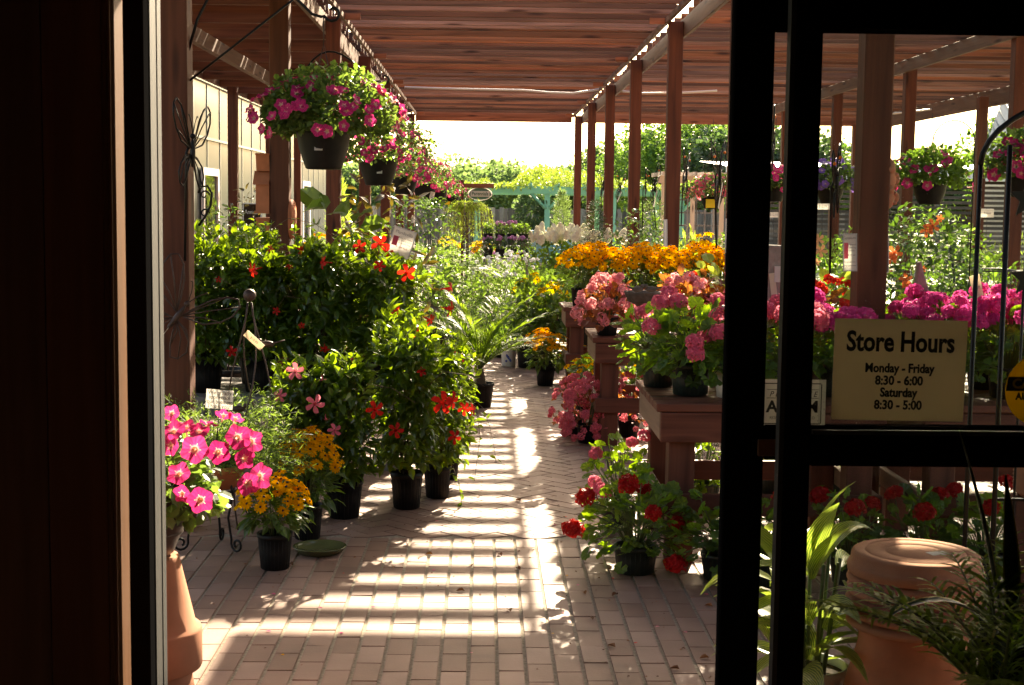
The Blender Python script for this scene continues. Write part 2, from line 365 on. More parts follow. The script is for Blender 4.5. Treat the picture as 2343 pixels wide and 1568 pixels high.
def stripeleaf():
    m, t, n, l = new_mat('striped ginger leaf'); b = prin(n); b.inputs["Roughness"].default_value = .35
    uv = n.new("ShaderNodeUVMap"); wv = n.new("ShaderNodeTexWave"); wv.inputs["Scale"].default_value = 2.6; wv.inputs["Distortion"].default_value = 4; wv.inputs["Detail"].default_value = 3
    mp = n.new("ShaderNodeMapping"); mp.inputs["Rotation"].default_value = (0, 0, .5); mp.inputs["Scale"].default_value = (1.4, .55, 1)
    l.new(uv.outputs[0], mp.inputs[0]); l.new(mp.outputs[0], wv.inputs["Vector"])
    r = ramp(n, [(.35, (.035, .085, .020)), (.52, (.240, .290, .050)), (.75, (.420, .430, .110))]); l.new(wv.outputs["Fac"], r.inputs[0]); l.new(r.outputs[0], b.inputs["Base Color"])
    r2 = ramp(n, [(.35, (.120, .260, .020)), (.6, (.520, .560, .080))]); l.new(wv.outputs["Fac"], r2.inputs[0])
    tr = n.new("ShaderNodeBsdfTranslucent"); l.new(r2.outputs[0], tr.inputs[0])
    mx = n.new("ShaderNodeMixShader"); mx.inputs[0].default_value = .42; l.new(b.outputs[0], mx.inputs[1]); l.new(tr.outputs[0], mx.inputs[2])
    l.new(mx.outputs[0], next(x for x in n if x.type == 'OUTPUT_MATERIAL').inputs[0]); return m
M['ginger'] = stripeleaf()
M['snake'] = plain('snake plant green', (.030, .060, .025), .4, 0, .4, 14, 0, .5, (1, 1, 2))
M['snake_edge'] = plain('snake plant yellow edge', (.420, .390, .060), .45)
# petals
M['p_pink'] = petal('petunia pink', (.780, .060, .250), (.850, .120, .330), .40)
def veined(name, col, throat):
    m, t, n, l = new_mat(name); b = prin(n); b.inputs["Roughness"].default_value = .55; b.inputs["Specular IOR Level"].default_value = .15
    tc = n.new("ShaderNodeTexCoord"); sx = n.new("ShaderNodeSeparateXYZ"); l.new(tc.outputs["Object"], sx.inputs[0])
    def mth(op, a, b_=None):
        q = n.new("ShaderNodeMath"); q.operation = op
        for i, v in enumerate((a, b_)):
            if v is None: continue
            if isinstance(v, (int, float)): q.inputs[i].default_value = v
            else: l.new(v, q.inputs[i])
        return q.outputs[0]
    an = mth('ARCTAN2', sx.outputs[1], sx.outputs[0]); rr = mth('SQRT', mth('ADD', mth('MULTIPLY', sx.outputs[0], sx.outputs[0]), mth('MULTIPLY', sx.outputs[1], sx.outputs[1])))
    nz = n.new("ShaderNodeTexNoise"); nz.inputs["Scale"].default_value = 3; l.new(tc.outputs["Object"], nz.inputs["Vector"])
    v = mth('POWER', mth('ABSOLUTE', mth('SINE', mth('ADD', mth('MULTIPLY', an, 7.5), mth('MULTIPLY', nz.outputs["Fac"], 3.0)))), 5.0)
    oi = n.new("ShaderNodeObjectInfo"); r0 = ramp(n, [(0, tuple(c * .72 for c in col)), (1, tuple(min(1, c * 1.08 + .02) for c in col))]); l.new(oi.outputs["Random"], r0.inputs[0])
    m1 = n.new("ShaderNodeMixRGB"); l.new(mth('MULTIPLY', v, .55), m1.inputs[0]); l.new(r0.outputs[0], m1.inputs[1]); m1.inputs[2].default_value = (*(c * .45 for c in col), 1)
    r1 = ramp(n, [(.10, (1, 1, 1)), (.36, (0, 0, 0))]); l.new(rr, r1.inputs[0]); m2 = n.new("ShaderNodeMixRGB"); l.new(r1.outputs[0], m2.inputs[0]); l.new(m1.outputs[0], m2.inputs[1]); m2.inputs[2].default_value = (*throat, 1)
    l.new(m2.outputs[0], b.inputs["Base Color"]); tr = n.new("ShaderNodeBsdfTranslucent"); l.new(m2.outputs[0], tr.inputs[0]); mx = n.new("ShaderNodeMixShader"); mx.inputs[0].default_value = .42
    l.new(b.outputs[0], mx.inputs[1]); l.new(tr.outputs[0], mx.inputs[2]); l.new(mx.outputs[0], next(x for x in n if x.type == 'OUTPUT_MATERIAL').inputs[0]); return m
M['p_vein'] = veined('veined petunia pink', (.740, .035, .215), (.92, .60, .46))
M['p_throat'] = petal('petunia throat', (.900, .620, .520), (.9, .7, .5), .35)
M['p_magenta'] = petal('geranium magenta', (.850, .055, .360), (.95, .12, .45), .48)
M['p_gerpink'] = petal('geranium pink', (.900, .150, .270), (.96, .28, .38), .46)
M['p_red'] = petal('mandevilla red', (.620, .012, .010), (.75, .03, .015), .38)
M['p_darkred'] = petal('geranium red', (.450, .008, .008), (.60, .02, .01), .32)
M['p_mandpink'] = petal('mandevilla pink', (.880, .150, .230), (.9, .25, .3), .4)
M['p_begpink'] = petal('begonia pink', (.900, .270, .330), (.96, .42, .42), .48)
M['p_begdark'] = petal('begonia rose', (.850, .190, .270), (.92, .3, .36), .45)
M['p_orange'] = leafmat('rudbeckia orange', (.92, .36, .003), (.98, .45, .004), (1.0, .56, .004), .55, .8, 0.0)
M['p_yellow'] = leafmat('rudbeckia yellow', (.92, .50, .008), (.98, .58, .010), (1.0, .70, .01), .55, .8, 0.0)
M['p_cone'] = plain('rudbeckia cone', (.030, .014, .008), .8)
M['p_cream'] = petal('hydrangea cream', (.820, .800, .660), (.85, .85, .6), .4, .12)
M['p_white'] = petal('white bloom', (.820, .820, .800), None, .4, .1)
M['p_purple'] = petal('purple bloom', (.260, .130, .520), (.4, .2, .7), .4)
M['p_mauve'] = petal('mauve bloom', (.560, .260, .480), None, .4)
M['p_coral'] = petal('hibiscus coral', (.850, .160, .050), (.95, .25, .08), .4)
M['p_peach'] = petal('hibiscus peach', (.880, .420, .220), None, .4)
# ------------------------------------------------------------------ leaf and flower shapes
def T(vs, fs):
    return (np.array(vs, float), np.array([f for f in fs if len(f) == 4], int).reshape(-1, 4), np.array([f for f in fs if len(f) == 3], int).reshape(-1, 3))
def leaf_t(w, fold=.10, droop=.22, a=.32, b=.66):
    return T([(0, 0, 0), (-w * .85, a, fold), (0, a, .02), (w * .85, a, fold), (-w * .8, b, fold * .7 - droop * .3), (0, b, -droop * .35), (w * .8, b, fold * .7 - droop * .3), (0, 1, -droop)],
             [(0, 2, 1), (0, 3, 2), (1, 2, 5, 4), (2, 3, 6, 5), (4, 5, 7), (5, 6, 7)])
L_OV = leaf_t(.27); L_LANCE = leaf_t(.17, .06, .30); L_ROUND = leaf_t(.40, .08, .15, .28, .70); L_BIG = leaf_t(.36, .12, .25, .35, .72)
L_MAG = leaf_t(.20, .05, .12)
def scal():
    vs = [(0, .35, -.04)]; n = 16
    for i in range(n):
        a = -math.pi / 2 + (i + .5) / n * 2 * math.pi * .94 + .19
        r = .50 * (1.0 if i % 2 == 0 else .86)
        vs.append((r * math.cos(a), .35 + r * math.sin(a), .05 + .05 * (i % 2)))
    return T(vs, [(0, i, i + 1) for i in range(1, n)])
L_SCAL = scal()
L_NEED = T([(-.06, 0, 0), (.06, 0, 0), (.045, .6, .03), (-.045, .6, .03), (0, 1, 0)], [(0, 1, 2, 3), (3, 2, 4)])
L_STRAP = T([(-.05, 0, 0), (.05, 0, 0), (-.07, .35, .02), (.07, .35, .02), (-.05, .7, -.05), (.05, .7, -.05), (0, 1, -.22)], [(0, 1, 3, 2), (2, 3, 5, 4), (4, 5, 6)])
L_THIN = T([(-.028, 0, 0), (.028, 0, 0), (-.036, .4, .02), (.036, .4, .02), (-.02, .75, -.03), (.02, .75, -.03), (0, 1, -.12)], [(0, 1, 3, 2), (2, 3, 5, 4), (4, 5, 6)])
L_QUAD = T([(-.35, 0, 0), (.35, 0, 0), (.42, .5, .12), (-.42, .5, .12), (0, 1, -.1)], [(0, 1, 2, 3), (3, 2, 4)])

def norm(a): return a / np.maximum(np.linalg.norm(a, axis=1, keepdims=True), 1e-9)
def scat(t, pos, d, up, s):
    tv, tq, tt = t; N = len(pos); d = norm(np.asarray(d, float)); x = np.cross(d, up)
    x = norm(np.where(np.linalg.norm(x, axis=1, keepdims=True) < 1e-4, np.array([[1., 0, 0]]), x)); z = np.cross(x, d)
    s = np.broadcast_to(np.asarray(s, float).reshape(-1, 1), (N, 1))[:, :, None]
    v = pos[:, None, :] + s * (tv[None, :, 0:1] * x[:, None] + tv[None, :, 1:2] * d[:, None] + tv[None, :, 2:3] * z[:, None])
    off = (np.arange(N) * len(tv))[:, None, None]
    return v.reshape(-1, 3), (tq[None] + off).reshape(-1, 4), (tt[None] + off).reshape(-1, 3)
def leaves(name, mat, t, pos, d, up, s):
    v, q, r = scat(t, np.asarray(pos, float), d, np.asarray(up, float), s)
    return mesh_np(name, v, q, r, [mat])
def multi(name, mats, items):
    """several scatters in one mesh: items = (template, pos, d, up, s, material index)"""
    V, Q, Tt, mq, mt = [], [], [], [], []; o = 0
    for t, pos, d, up, s, mi in items:
        v, q, r = scat(t, np.asarray(pos, float), d, np.asarray(up, float), s)
        V.append(v); Q.append(q + o); Tt.append(r + o); mq.append(np.full(len(q), mi)); mt.append(np.full(len(r), mi)); o += len(v)
    return mesh_np(name, np.concatenate(V), np.concatenate(Q), np.concatenate(Tt), mats, np.concatenate(mq), np.concatenate(mt))
def rdir(g, n, zb=0.0):
    d = g.normal(size=(n, 3)); d[:, 2] += zb; return norm(d)
def lumps(g, d, k=7, amt=.22):
    c = rdir(g, k); a = g.uniform(-amt, amt, k)
    return 1 + (np.maximum(0, d @ c.T) ** 3 * a).sum(1)
def blob(g, n, r, h, z0=0.0, fill=.55, low=-.25, amt=.3):
    """points and outward directions through a lumpy dome"""
    d = rdir(g, n * 3); d = d[d[:, 2] > low][:n]
    rad = g.uniform(fill ** 3, 1, len(d)) ** (1 / 3) * lumps(g, d, 9, amt)
    return np.c_[d[:, 0] * r * rad, d[:, 1] * r * rad, z0 + d[:, 2] * h * rad], d
def column(g, n, r, h, z0=0.0, fill=.45, amt=.3, taper=0.0):
    a = g.uniform(0, 2 * math.pi, n); z = g.uniform(0, 1, n)
    ph = g.uniform(0, 6.3, 4)
    rr = r * np.sqrt(g.uniform(fill ** 2, 1, n)) * (1 + amt * (np.sin(3 * a + 7 * z + ph[0]) * .5 + np.sin(2 * a - 11 * z + ph[1]) * .5)) * (1 - taper * z) * np.minimum(1, (1.04 - z) * 6) ** .5
    return np.c_[rr * np.cos(a), rr * np.sin(a), z0 + z * h], np.c_[np.cos(a), np.sin(a), np.full(n, .1)]

# ---- flowers (each a small mesh shared by all blooms of its kind)
def fl_rud(name, pm, n=12, r=1.0, droop=.12, cone=.19):
    b = MB()
    for i in range(n):
        a = 2 * math.pi * i / n + .1 * math.sin(i * 5.1); c, s = math.cos(a), math.sin(a); dz = droop * (1 + .5 * math.sin(i * 3.7)); w = .19
        f = lambda rr, ww, z: (rr * c - ww * s, rr * s + ww * c, z)
        vs = [f(.15, -.06, .02), f(.15, .06, .02), f(.60, -w, .03 - dz * .4), f(.60, w, .03 - dz * .4), f(.9, -.12, -dz), f(.9, .12, -dz), f(1, 0, -dz * 1.25)]
        b.add(vs, [(0, 1, 3, 2), (2, 3, 5, 4), (4, 5, 6)], 0)
    b.lathe([(cone, .0), (cone * .95, .09), (cone * .6, .19), (1e-6, .23)], 8, (0, 0, 0), 1, False, False)
    return b.mesh(name, [pm, M['p_cone']])
def fl_pet(name, pm):
    b = MB(); n = 40
    rim = [(1.0 * (.93 + .09 * math.cos(5 * 2 * math.pi * i / n) + .02 * math.sin(i * 2.9)), .11 * math.sin(5 * 2 * math.pi * i / n + 1) + .03 * math.sin(2.3 * i) - .05) for i in range(n)]
    ring = lambda k: [(k[0] * (1 if len(k) < 3 else 1) * math.cos(2 * math.pi * i / n), k[0] * math.sin(2 * math.pi * i / n), k[1]) for i in range(n)]
    r0 = ring((.07, -.5)); r1 = ring((.20, -.18)); r2 = ring((.44, -.05))
    r3 = [(rr * math.cos(2 * math.pi * i / n), rr * math.sin(2 * math.pi * i / n), zz) for i, (rr, zz) in enumerate(rim)]
    vs = r0 + r1 + r2 + r3; q = lambda k: [(k * n + i, k * n + (i + 1) % n, (k + 1) * n + (i + 1) % n, (k + 1) * n + i) for i in range(n)]
    b.add(vs, q(0), 1, True); b.v; b.f += [tuple(x for x in f) for f in q(1)]; b.m += [1 if i % 8 == 0 else 0 for i in range(n)]; b.sm += [True] * n
    b.f += q(2); b.m += [0] * n; b.sm += [True] * n
    b.lathe([(.07, -1.15), (.09, -.85), (.13, -.4), (.22, -.2)], 8, (0, 0, 0), 0, False, False)
    return b.mesh(name, [pm, M['p_throat']])
def fl_mand(name, pm):
    b = MB()
    for i in range(5):
        a = 2 * math.pi * i / 5; c, s = math.cos(a), math.sin(a)
        f = lambda rr, ww, z: (rr * c - ww * s, rr * s + ww * c, z)
        vs = [f(.16, -.10, -.02), f(.16, .10, -.02), f(.55, -.20, .05), f(.55, .34, .00), f(.92, -.10, -.02), f(.95, .42, -.12), f(1.04, .18, -.10)]
        b.add(vs, [(0, 1, 3, 2), (2, 3, 5, 4), (4, 5, 6)], 0, True)
    b.lathe([(.06, -1.5), (.09, -.9), (.17, -.5), (.20, -.02)], 8, (0, 0, 0), 0, False, False)
    return b.mesh(name, [pm])
def fl_head(name, pm, nf=30, seed=1, fs=.38, low=-.25, five=True):
    """rounded head of small florets"""
    g = np.random.default_rng(seed); b = MB()
    for k in range(nf):
        z = 1 - (1 - low) * (k + .5) / nf; a = k * 2.39996 + g.uniform(-.2, .2); r = math.sqrt(max(0, 1 - z * z)); d = Vector((r * math.cos(a), r * math.sin(a), z * .8))
        R_ = d.to_track_quat('Z', 'Y').to_matrix() @ Matrix.Rotation(g.uniform(0, 6), 3, 'Z'); c = d * g.uniform(.60, 1.02)
        for i in range(5 if five else 4):
            an = 2 * math.pi * i / (5 if five else 4); cc, s = math.cos(an), math.sin(an); w = .17 if five else .24
            loc = [(.04 * cc, .04 * s, 0), (.24 * cc - w * s, .24 * s + w * cc, .06), (.46 * cc, .46 * s, .06 - .16 * ((k + i) % 2)), (.24 * cc + w * s, .24 * s - w * cc, .06)]
            b.add([c + R_ @ Vector(p) * (fs / .38) for p in loc], [(0, 1, 2, 3)], 0)
    return b.mesh(name, [pm])
FL = {}
FL['rud'] = fl_rud('rudbeckia bloom', M['p_orange']); FL['rudy'] = fl_rud('yellow coneflower bloom', M['p_yellow'], 10, 1, .45, .2)
FL['pet'] = fl_pet('petunia bloom', M['p_vein']); FL['petm'] = fl_pet('mixed petunia bloom', M['p_mandpink']); FL['petp'] = fl_pet('purple petunia bloom', M['p_purple'])
FL['mand'] = fl_mand('red mandevilla bloom', M['p_red']); FL['mandp'] = fl_mand('pink mandevilla bloom', M['p_mandpink'])
FL['coral'] = fl_mand('coral hibiscus bloom', M['p_coral']); FL['peach'] = fl_mand('peach hibiscus bloom', M['p_peach'])
FL['gp'] = fl_head('pink geranium head', M['p_gerpink'], 30, 1); FL['gm'] = fl_head('magenta geranium head', M['p_magenta'], 30, 2); FL['gr'] = fl_head('red geranium head', M['p_darkred'], 32, 3)
FL['beg'] = fl_head('pink begonia cluster', M['p_begpink'], 8, 4, .62, -.4, False); FL['begr'] = fl_head('rose begonia cluster', M['p_begdark'], 8, 5, .62, -.4, False); FL['begred'] = fl_head('red begonia cluster', M['p_red'], 9, 6, .6, -.4, False)
def fl_cone(name, pm):
    g = np.random.default_rng(3); b = MB()
    for k in range(70):
        z = (k + .5) / 70 * 1.7; r = .72 * (1 - z / 1.75) ** .7 + .05; a = k * 2.39996; d = Vector((math.cos(a), math.sin(a), .5)); R_ = d.to_track_quat('Z', 'Y').to_matrix() @ Matrix.Rotation(g.uniform(0, 6), 3, 'Z'); c = Vector((r * math.cos(a), r * math.sin(a), z))
        b.add([c + R_ @ Vector(p) for p in ((-.2, -.2, 0), (.2, -.2, .05), (.2, .2, 0), (-.2, .2, .05))], [(0, 1, 2, 3)])
    return b.mesh(name, [pm])
FL['hyd'] = fl_cone('cream hydrangea cone', M['p_cream']); FL['mauve'] = fl_head('mauve bloom head', M['p_mauve'], 14, 7, .5, -.1, False); FL['white'] = fl_head('white bloom head', M['p_white'], 14, 8, .5, -.1, False)

def bloom(root, me, pos, d, s, name='flower', spin=0.0):
    q = Vector(d).normalized().to_track_quat('Z', 'Y')
    o = link(name, me, root, pos, None, s); o.rotation_euler = (q.to_matrix() @ Matrix.Rotation(spin, 3, 'Z')).to_euler(); return o
def bloom_px(root, me, px, py, Y, s, d=(.2, -1, .25), name='flower', stem=None, spin=None):
    """a bloom at a point of the place, kept in its plant's own space"""
    p = P(px, py, Y) - Vector(root.location)
    o = bloom(root, me, p, d, s, name, random.uniform(0, 6) if spin is None else spin)
    if stem:
        b = MB(); k = Vector(stem); mid = (p + k) / 2 + Vector((0, 0, .03)); b.tube([k, mid, p - Vector(d).normalized() * s * .4], .0022, 5); b.build('flower_stem', M['stem'], root)
    return o
def blooms(root, me, g, pos, d, s, up=.6, name='flower'):
    for p, q in zip(pos, d):
        bloom(root, me, p, (q[0] + g.normal() * .25, q[1] + g.normal() * .25, q[2] + up), float(s * g.uniform(.8, 1.12)), name, g.uniform(0, 6))
def bloom_mass(root, me, mat_list, g, pos, d, s, up=.6, name='blossom'):
    """blooms too small and many to be told apart, one part"""
    n = len(me.vertices); tv = np.zeros(n * 3); me.vertices.foreach_get("co", tv); tv = tv.reshape(-1, 3)
    q = np.array([p.vertices[:] for p in me.polygons if len(p.vertices) == 4], int).reshape(-1, 4); t = np.array([p.vertices[:] for p in me.polygons if len(p.vertices) == 3], int).reshape(-1, 3)
    mq = [p.material_index for p in me.polygons if len(p.vertices) == 4]; mt = [p.material_index for p in me.polygons if len(p.vertices) == 3]
    N = len(pos); nd = norm(np.asarray(d) + np.array([0, 0, up]) + g.normal(size=(N, 3)) * .25)
    t2 = (tv[:, [0, 2, 1]] * np.array([1, 1, -1]), q, t)
    v, qq, tt = scat(t2, np.asarray(pos), nd, rdir(g, N), s * g.uniform(.8, 1.15, N))
    o = link(name, mesh_np(name, v, qq, tt, mat_list, np.tile(mq, N) if len(mq) else None, np.tile(mt, N) if len(mt) else None), root); return tag(o, kind='stuff')

# ---- pots
def pot_mesh(name, r1, r0, h, mat, ribs=True):
    b = MB(); pr = [(r0 * .9, 0), (r0, .004), (r0 + (r1 - r0) * .45, h * .5), (r1 * .955, h * .86), (r1, h * .87), (r1 * 1.02, h * .90), (r1 * 1.03, h), (r1 * .97, h), (r1 * .94, h * .88)]
    b.lathe(pr, 40, cap1=False)
    if ribs:
        for i in range(26):
            a = 2 * math.pi * i / 26
            p = [(r_ * math.cos(a), r_ * math.sin(a), z) for r_, z in ((r0, .006), (r1 * .955, h * .84))]
            b.tube(p, .0014, 4)
    b.lathe([(r1 * .95, h * .86), (1e-6, h * .89)], 24, mi=1, cap0=False, cap1=False)
    return b.mesh(name, [mat, M['soil']])
POTS = {}
def pot(root, r1, r0, h, mat='blackpot', name='pot', z=0.0):
    k = (round(r1, 3), round(r0, 3), round(h, 3), mat)
    if k not in POTS: POTS[k] = pot_mesh(name, r1, r0, h, M[mat])
    return link(name, POTS[k], root, (0, 0, z))
def stems(root, g, n, z0, z1, spread, r=.003, mat='stem', base=.02):
    b = MB()
    for i in range(n):
        a = g.uniform(0, 6.28); s = spread * g.uniform(.3, 1); x, y = base * math.cos(a), base * math.sin(a)
        b.tube([(x, y, z0), (x + s * .35 * math.cos(a), y + s * .35 * math.sin(a), z0 + (z1 - z0) * .5), (s * math.cos(a), s * math.sin(a), z0 + (z1 - z0) * g.uniform(.75, 1))], r, 5, 0, False, r * .5)
    return b.build('stem', M[mat], root)

# ---- plants
def mandevilla(label, loc, h, r, ph=.20, pr=.10, n=900, seed=1, ls=.062, group=None, vines=3, potmat='blackpot', name='potted_mandevilla', low=.03):
    g = np.random.default_rng(seed); t = thing(name, label, 'plant', loc, 0, group)
    pot(t, pr, pr * .78, ph, potmat)
    pos, d = column(g, n, r, h - ph, ph + low, .12, .36, .12)
    k = int(n * .22); p2, d2 = blob(g, k, r * 1.02, .17, h - .09, .25, -.2, .75); pos = np.r_[pos, p2]; d = np.r_[d, d2]
    N = len(pos); dd = norm(d * .8 + g.normal(size=(N, 3)) * .55 + np.array([0, 0, -.28])); dd[-len(p2):] = norm(d2 * .5 + rdir(g, len(p2)) * .6 + np.array([0, 0, .35]))
    up = norm(d * .55 + np.array([0, 0, .9]) + g.normal(size=(N, 3)) * .35)
    link('foliage', leaves('foliage', M['mandleaf'], L_OV, pos, dd, up, ls * g.uniform(.42, 1.25, N)), t)
    stems(t, g, 7, ph * .88, h * .92, r * .7, .004, 'twig')
    for i in range(vines):
        a = g.uniform(0, 6.28); x, y = r * .8 * math.cos(a), r * .8 * math.sin(a); z = g.uniform(ph + .4 * (h - ph), h); L = g.uniform(.12, .3); b = MB()
        pts = [(x, y, z), (x + .4 * L * math.cos(a), y + .4 * L * math.sin(a), z + L * .35), (x + .8 * L * math.cos(a + .3), y + .8 * L * math.sin(a + .3), z + L * .3), (x + L * 1.15 * math.cos(a + .5), y + L * 1.15 * math.sin(a + .5), z + L * .05)]
        v = b; v.tube(pts, .0022, 5, 0, False, .001); o = v.build('vine', M['twig'], t)
    P_, D_ = [], []; b = MB()
    for i in range(9):                                                # young shoots standing clear of the top
        a = g.uniform(0, 6.28); x, y = r * .75 * g.uniform(0, 1) ** .5 * math.cos(a), r * .75 * g.uniform(0, 1) ** .5 * math.sin(a); e = (x * 1.3, y * 1.3, h + g.uniform(.0, .15)); s = (x, y, h - .08); b.tube([s, ((s[0] + e[0]) / 2, (s[1] + e[1]) / 2 + .01, (s[2] + e[2]) / 2 + .02), e], .0022, 4)
        for q in range(9): f = g.uniform(.25, 1); P_.append([s[c] * (1 - f) + e[c] * f for c in range(3)]); D_.append([g.normal() * .8, g.normal() * .8, .6])
    b.build('shoot', M['stem'], t); N = len(P_); link('young_leaf', leaves('young_leaf', M['mandleaf'], L_OV, np.array(P_), np.array(D_), norm(np.array([[0, 0, .8]]) + g.normal(size=(N, 3)) * .5), ls * g.uniform(.35, .8, N)), t)
    return t
def rudbeckia(label, loc, h, r, ph=.16, pr=.085, nfl=45, seed=1, fs=.029, group=None, potmat='blackpot', nl=260, fl='rud', name='potted_rudbeckia', mass=False):
    g = np.random.default_rng(seed); t = thing(name, label, 'plant', loc, g.uniform(0, 6.28) if False else 0, group)
    pot(t, pr, pr * .8, ph, potmat)
    pos, d = blob(g, nl, r * .92, (h - ph) * .62, ph + .06, .2, -.35, .25); N = len(pos)
    dd = norm(d * .9 + g.normal(size=(N, 3)) * .35 + np.array([0, 0, .05 if False else -.1]))
    link('foliage', leaves('foliage', M['rudleaf'], leaf_t(.21, .06, .30), pos * np.array([.8, .8, 1]), dd, norm(np.array([[0, 0, 1.]]) + g.normal(size=(N, 3)) * .3), .085 * g.uniform(.6, 1.15, N)), t)
    stems(t, g, 16, ph * .9, h * .97, r * .85, .0022)
    a = np.arange(nfl) * 2.39996; rr = np.sqrt((np.arange(nfl) + .5) / nfl); zz = np.sqrt(np.maximum(.02, 1 - rr ** 2 * .95))
    fp = np.c_[rr * r * np.cos(a), rr * r * np.sin(a), h - (h - ph) * .62 * (1 - zz)] + g.normal(size=(nfl, 3)) * np.array([.02, .02, .018])
    fd = np.c_[rr * np.cos(a) * .8, rr * np.sin(a) * .8 - .15, zz]
    if mass: bloom_mass(t, FL[fl], list(FL[fl].materials), g, fp, fd, fs, .3)
    else: blooms(t, FL[fl], g, fp, fd, fs, .3)
    return t
def geranium(label, loc, h, r, ph=.12, pr=.09, seed=1, nl=150, ls=.075, group=None, potmat='greenpot', name='potted_geranium', pr0=None):
    g = np.random.default_rng(seed); t = thing(name, label, 'plant', loc, 0, group)
    pot(t, pr, pr0 or pr * .82, ph, potmat)
    pos, d = blob(g, nl, r, (h - ph) * .80, ph + .05, .45, -.45, .25); N = len(pos)
    dd = norm(d + g.normal(size=(N, 3)) * .4 + np.array([0, 0, -.25])); up = norm(d * .7 + np.array([0, 0, .8]) + g.normal(size=(N, 3)) * .3)
    link('foliage', leaves('foliage', M['gerleaf'], L_SCAL, pos, dd, up, ls * g.uniform(.55, 1.1, N)), t)
    b = MB()
    for p in pos[:70]:
        b.tube([(p[0] * .15, p[1] * .15, ph * .9), (p[0] * .6, p[1] * .6, (p[2] + ph) * .5 + .03), tuple(p)], .0022, 4)
    b.build('stem', M['stem'], t)
    return t
def gflowers(t, kind, pts, fs=.045, base=None):
    """geranium heads on their stalks, given as picture points with depth"""
    for px, py, Y in pts:
        bloom_px(t, FL[kind], px, py, Y, fs * random.uniform(.85, 1.1), (random.uniform(-.4, .4), -.5, 1), 'flower_head', base or (0, 0, .16))
def gscatter(t, kind, n, seed, h, r, ph, fs=.045):
    g = np.random.default_rng(seed); b = MB()
    for i in range(n):
        a = i * 2.4 + g.uniform(-.4, .4); rr = r * math.sqrt((i + .6) / n) * .95; z = h + g.uniform(-.05, .05) - .10 * (rr / r) ** 2
        p = (rr * math.cos(a), rr * math.sin(a), z); bloom(t, FL[kind], p, (.5 * math.cos(a), .5 * math.sin(a), 1), fs * g.uniform(.8, 1.15), 'flower_head', g.uniform(0, 6))
        b.tube([(p[0] * .3, p[1] * .3, ph), (p[0] * .8, p[1] * .8, (ph + z) / 2), (p[0], p[1], z - fs * .3)], .0024, 5)
    b.build('flower_stem', M['stem'], t)
def begonia(label, loc, h, r, ph=.128, pr=.078, nfl=26, seed=1, fl='beg', nl=85, ls=.085, fs=.036, group=None, name='potted_begonia', leaf='begleaf', potmat='blackpot', mass=False):
    g = np.random.default_rng(seed); t = thing(name, label, 'plant', loc, 0, group)
    pot(t, pr, pr * .82, ph, potmat)
    pos, d = blob(g, nl, r * .9, (h - ph) * .85, ph + .03, .4, -.3, .3); N = len(pos)
    link('foliage', leaves('foliage', M[leaf], L_BIG, pos, norm(d + g.normal(size=(N, 3)) * .5), norm(d * .6 + np.array([0, 0, .8]) + g.normal(size=(N, 3)) * .35), ls * g.uniform(.6, 1.15, N)), t)
    stems(t, g, 10, ph * .9, h * .8, r * .7, .004, 'dryred' if False else 'stem')
    fp, fd = blob(g, nfl, r * 1.05, (h - ph) * .98, ph + .03, .88, -.35, .2)
    if mass: bloom_mass(t, FL[fl], list(FL[fl].materials), g, fp, fd, fs, .3)
    else: blooms(t, FL[fl], g, fp, fd, fs, .3)
    return t
def shrub(name, label, loc, h, r, leaf, n=700, ls=.05, seed=1, tmpl=None, pot_=(.12, .2), cat='plant', group=None, shape='blob', fill=.35, droop=-.1, amt=.35, taper=0.0, stem='twig', potmat='blackpot'):
    g = np.random.default_rng(seed); t = thing(name, label, cat, loc, 0, group); ph = 0
    if pot_: ph = pot_[1]; pot(t, pot_[0], pot_[0] * .82, ph, potmat)
    if shape == 'blob': pos, d = blob(g, n, r, (h - ph) * .55, ph + (h - ph) * .45, fill, -.85, amt)
    else: pos, d = column(g, n, r, h - ph - .03, ph + .03, fill, amt, taper)
    N = len(pos); dd = norm(d * .8 + g.normal(size=(N, 3)) * .6 + np.array([0, 0, droop])); up = norm(d * .5 + np.array([0, 0, .8]) + g.normal(size=(N, 3)) * .4)
    link('foliage', leaves('foliage', M[leaf], tmpl or L_OV, pos, dd, up, ls * g.uniform(.6, 1.2, N)), t)
    stems(t, g, 8, ph * .9, h * .85, r * .75, .005, stem)
    return t
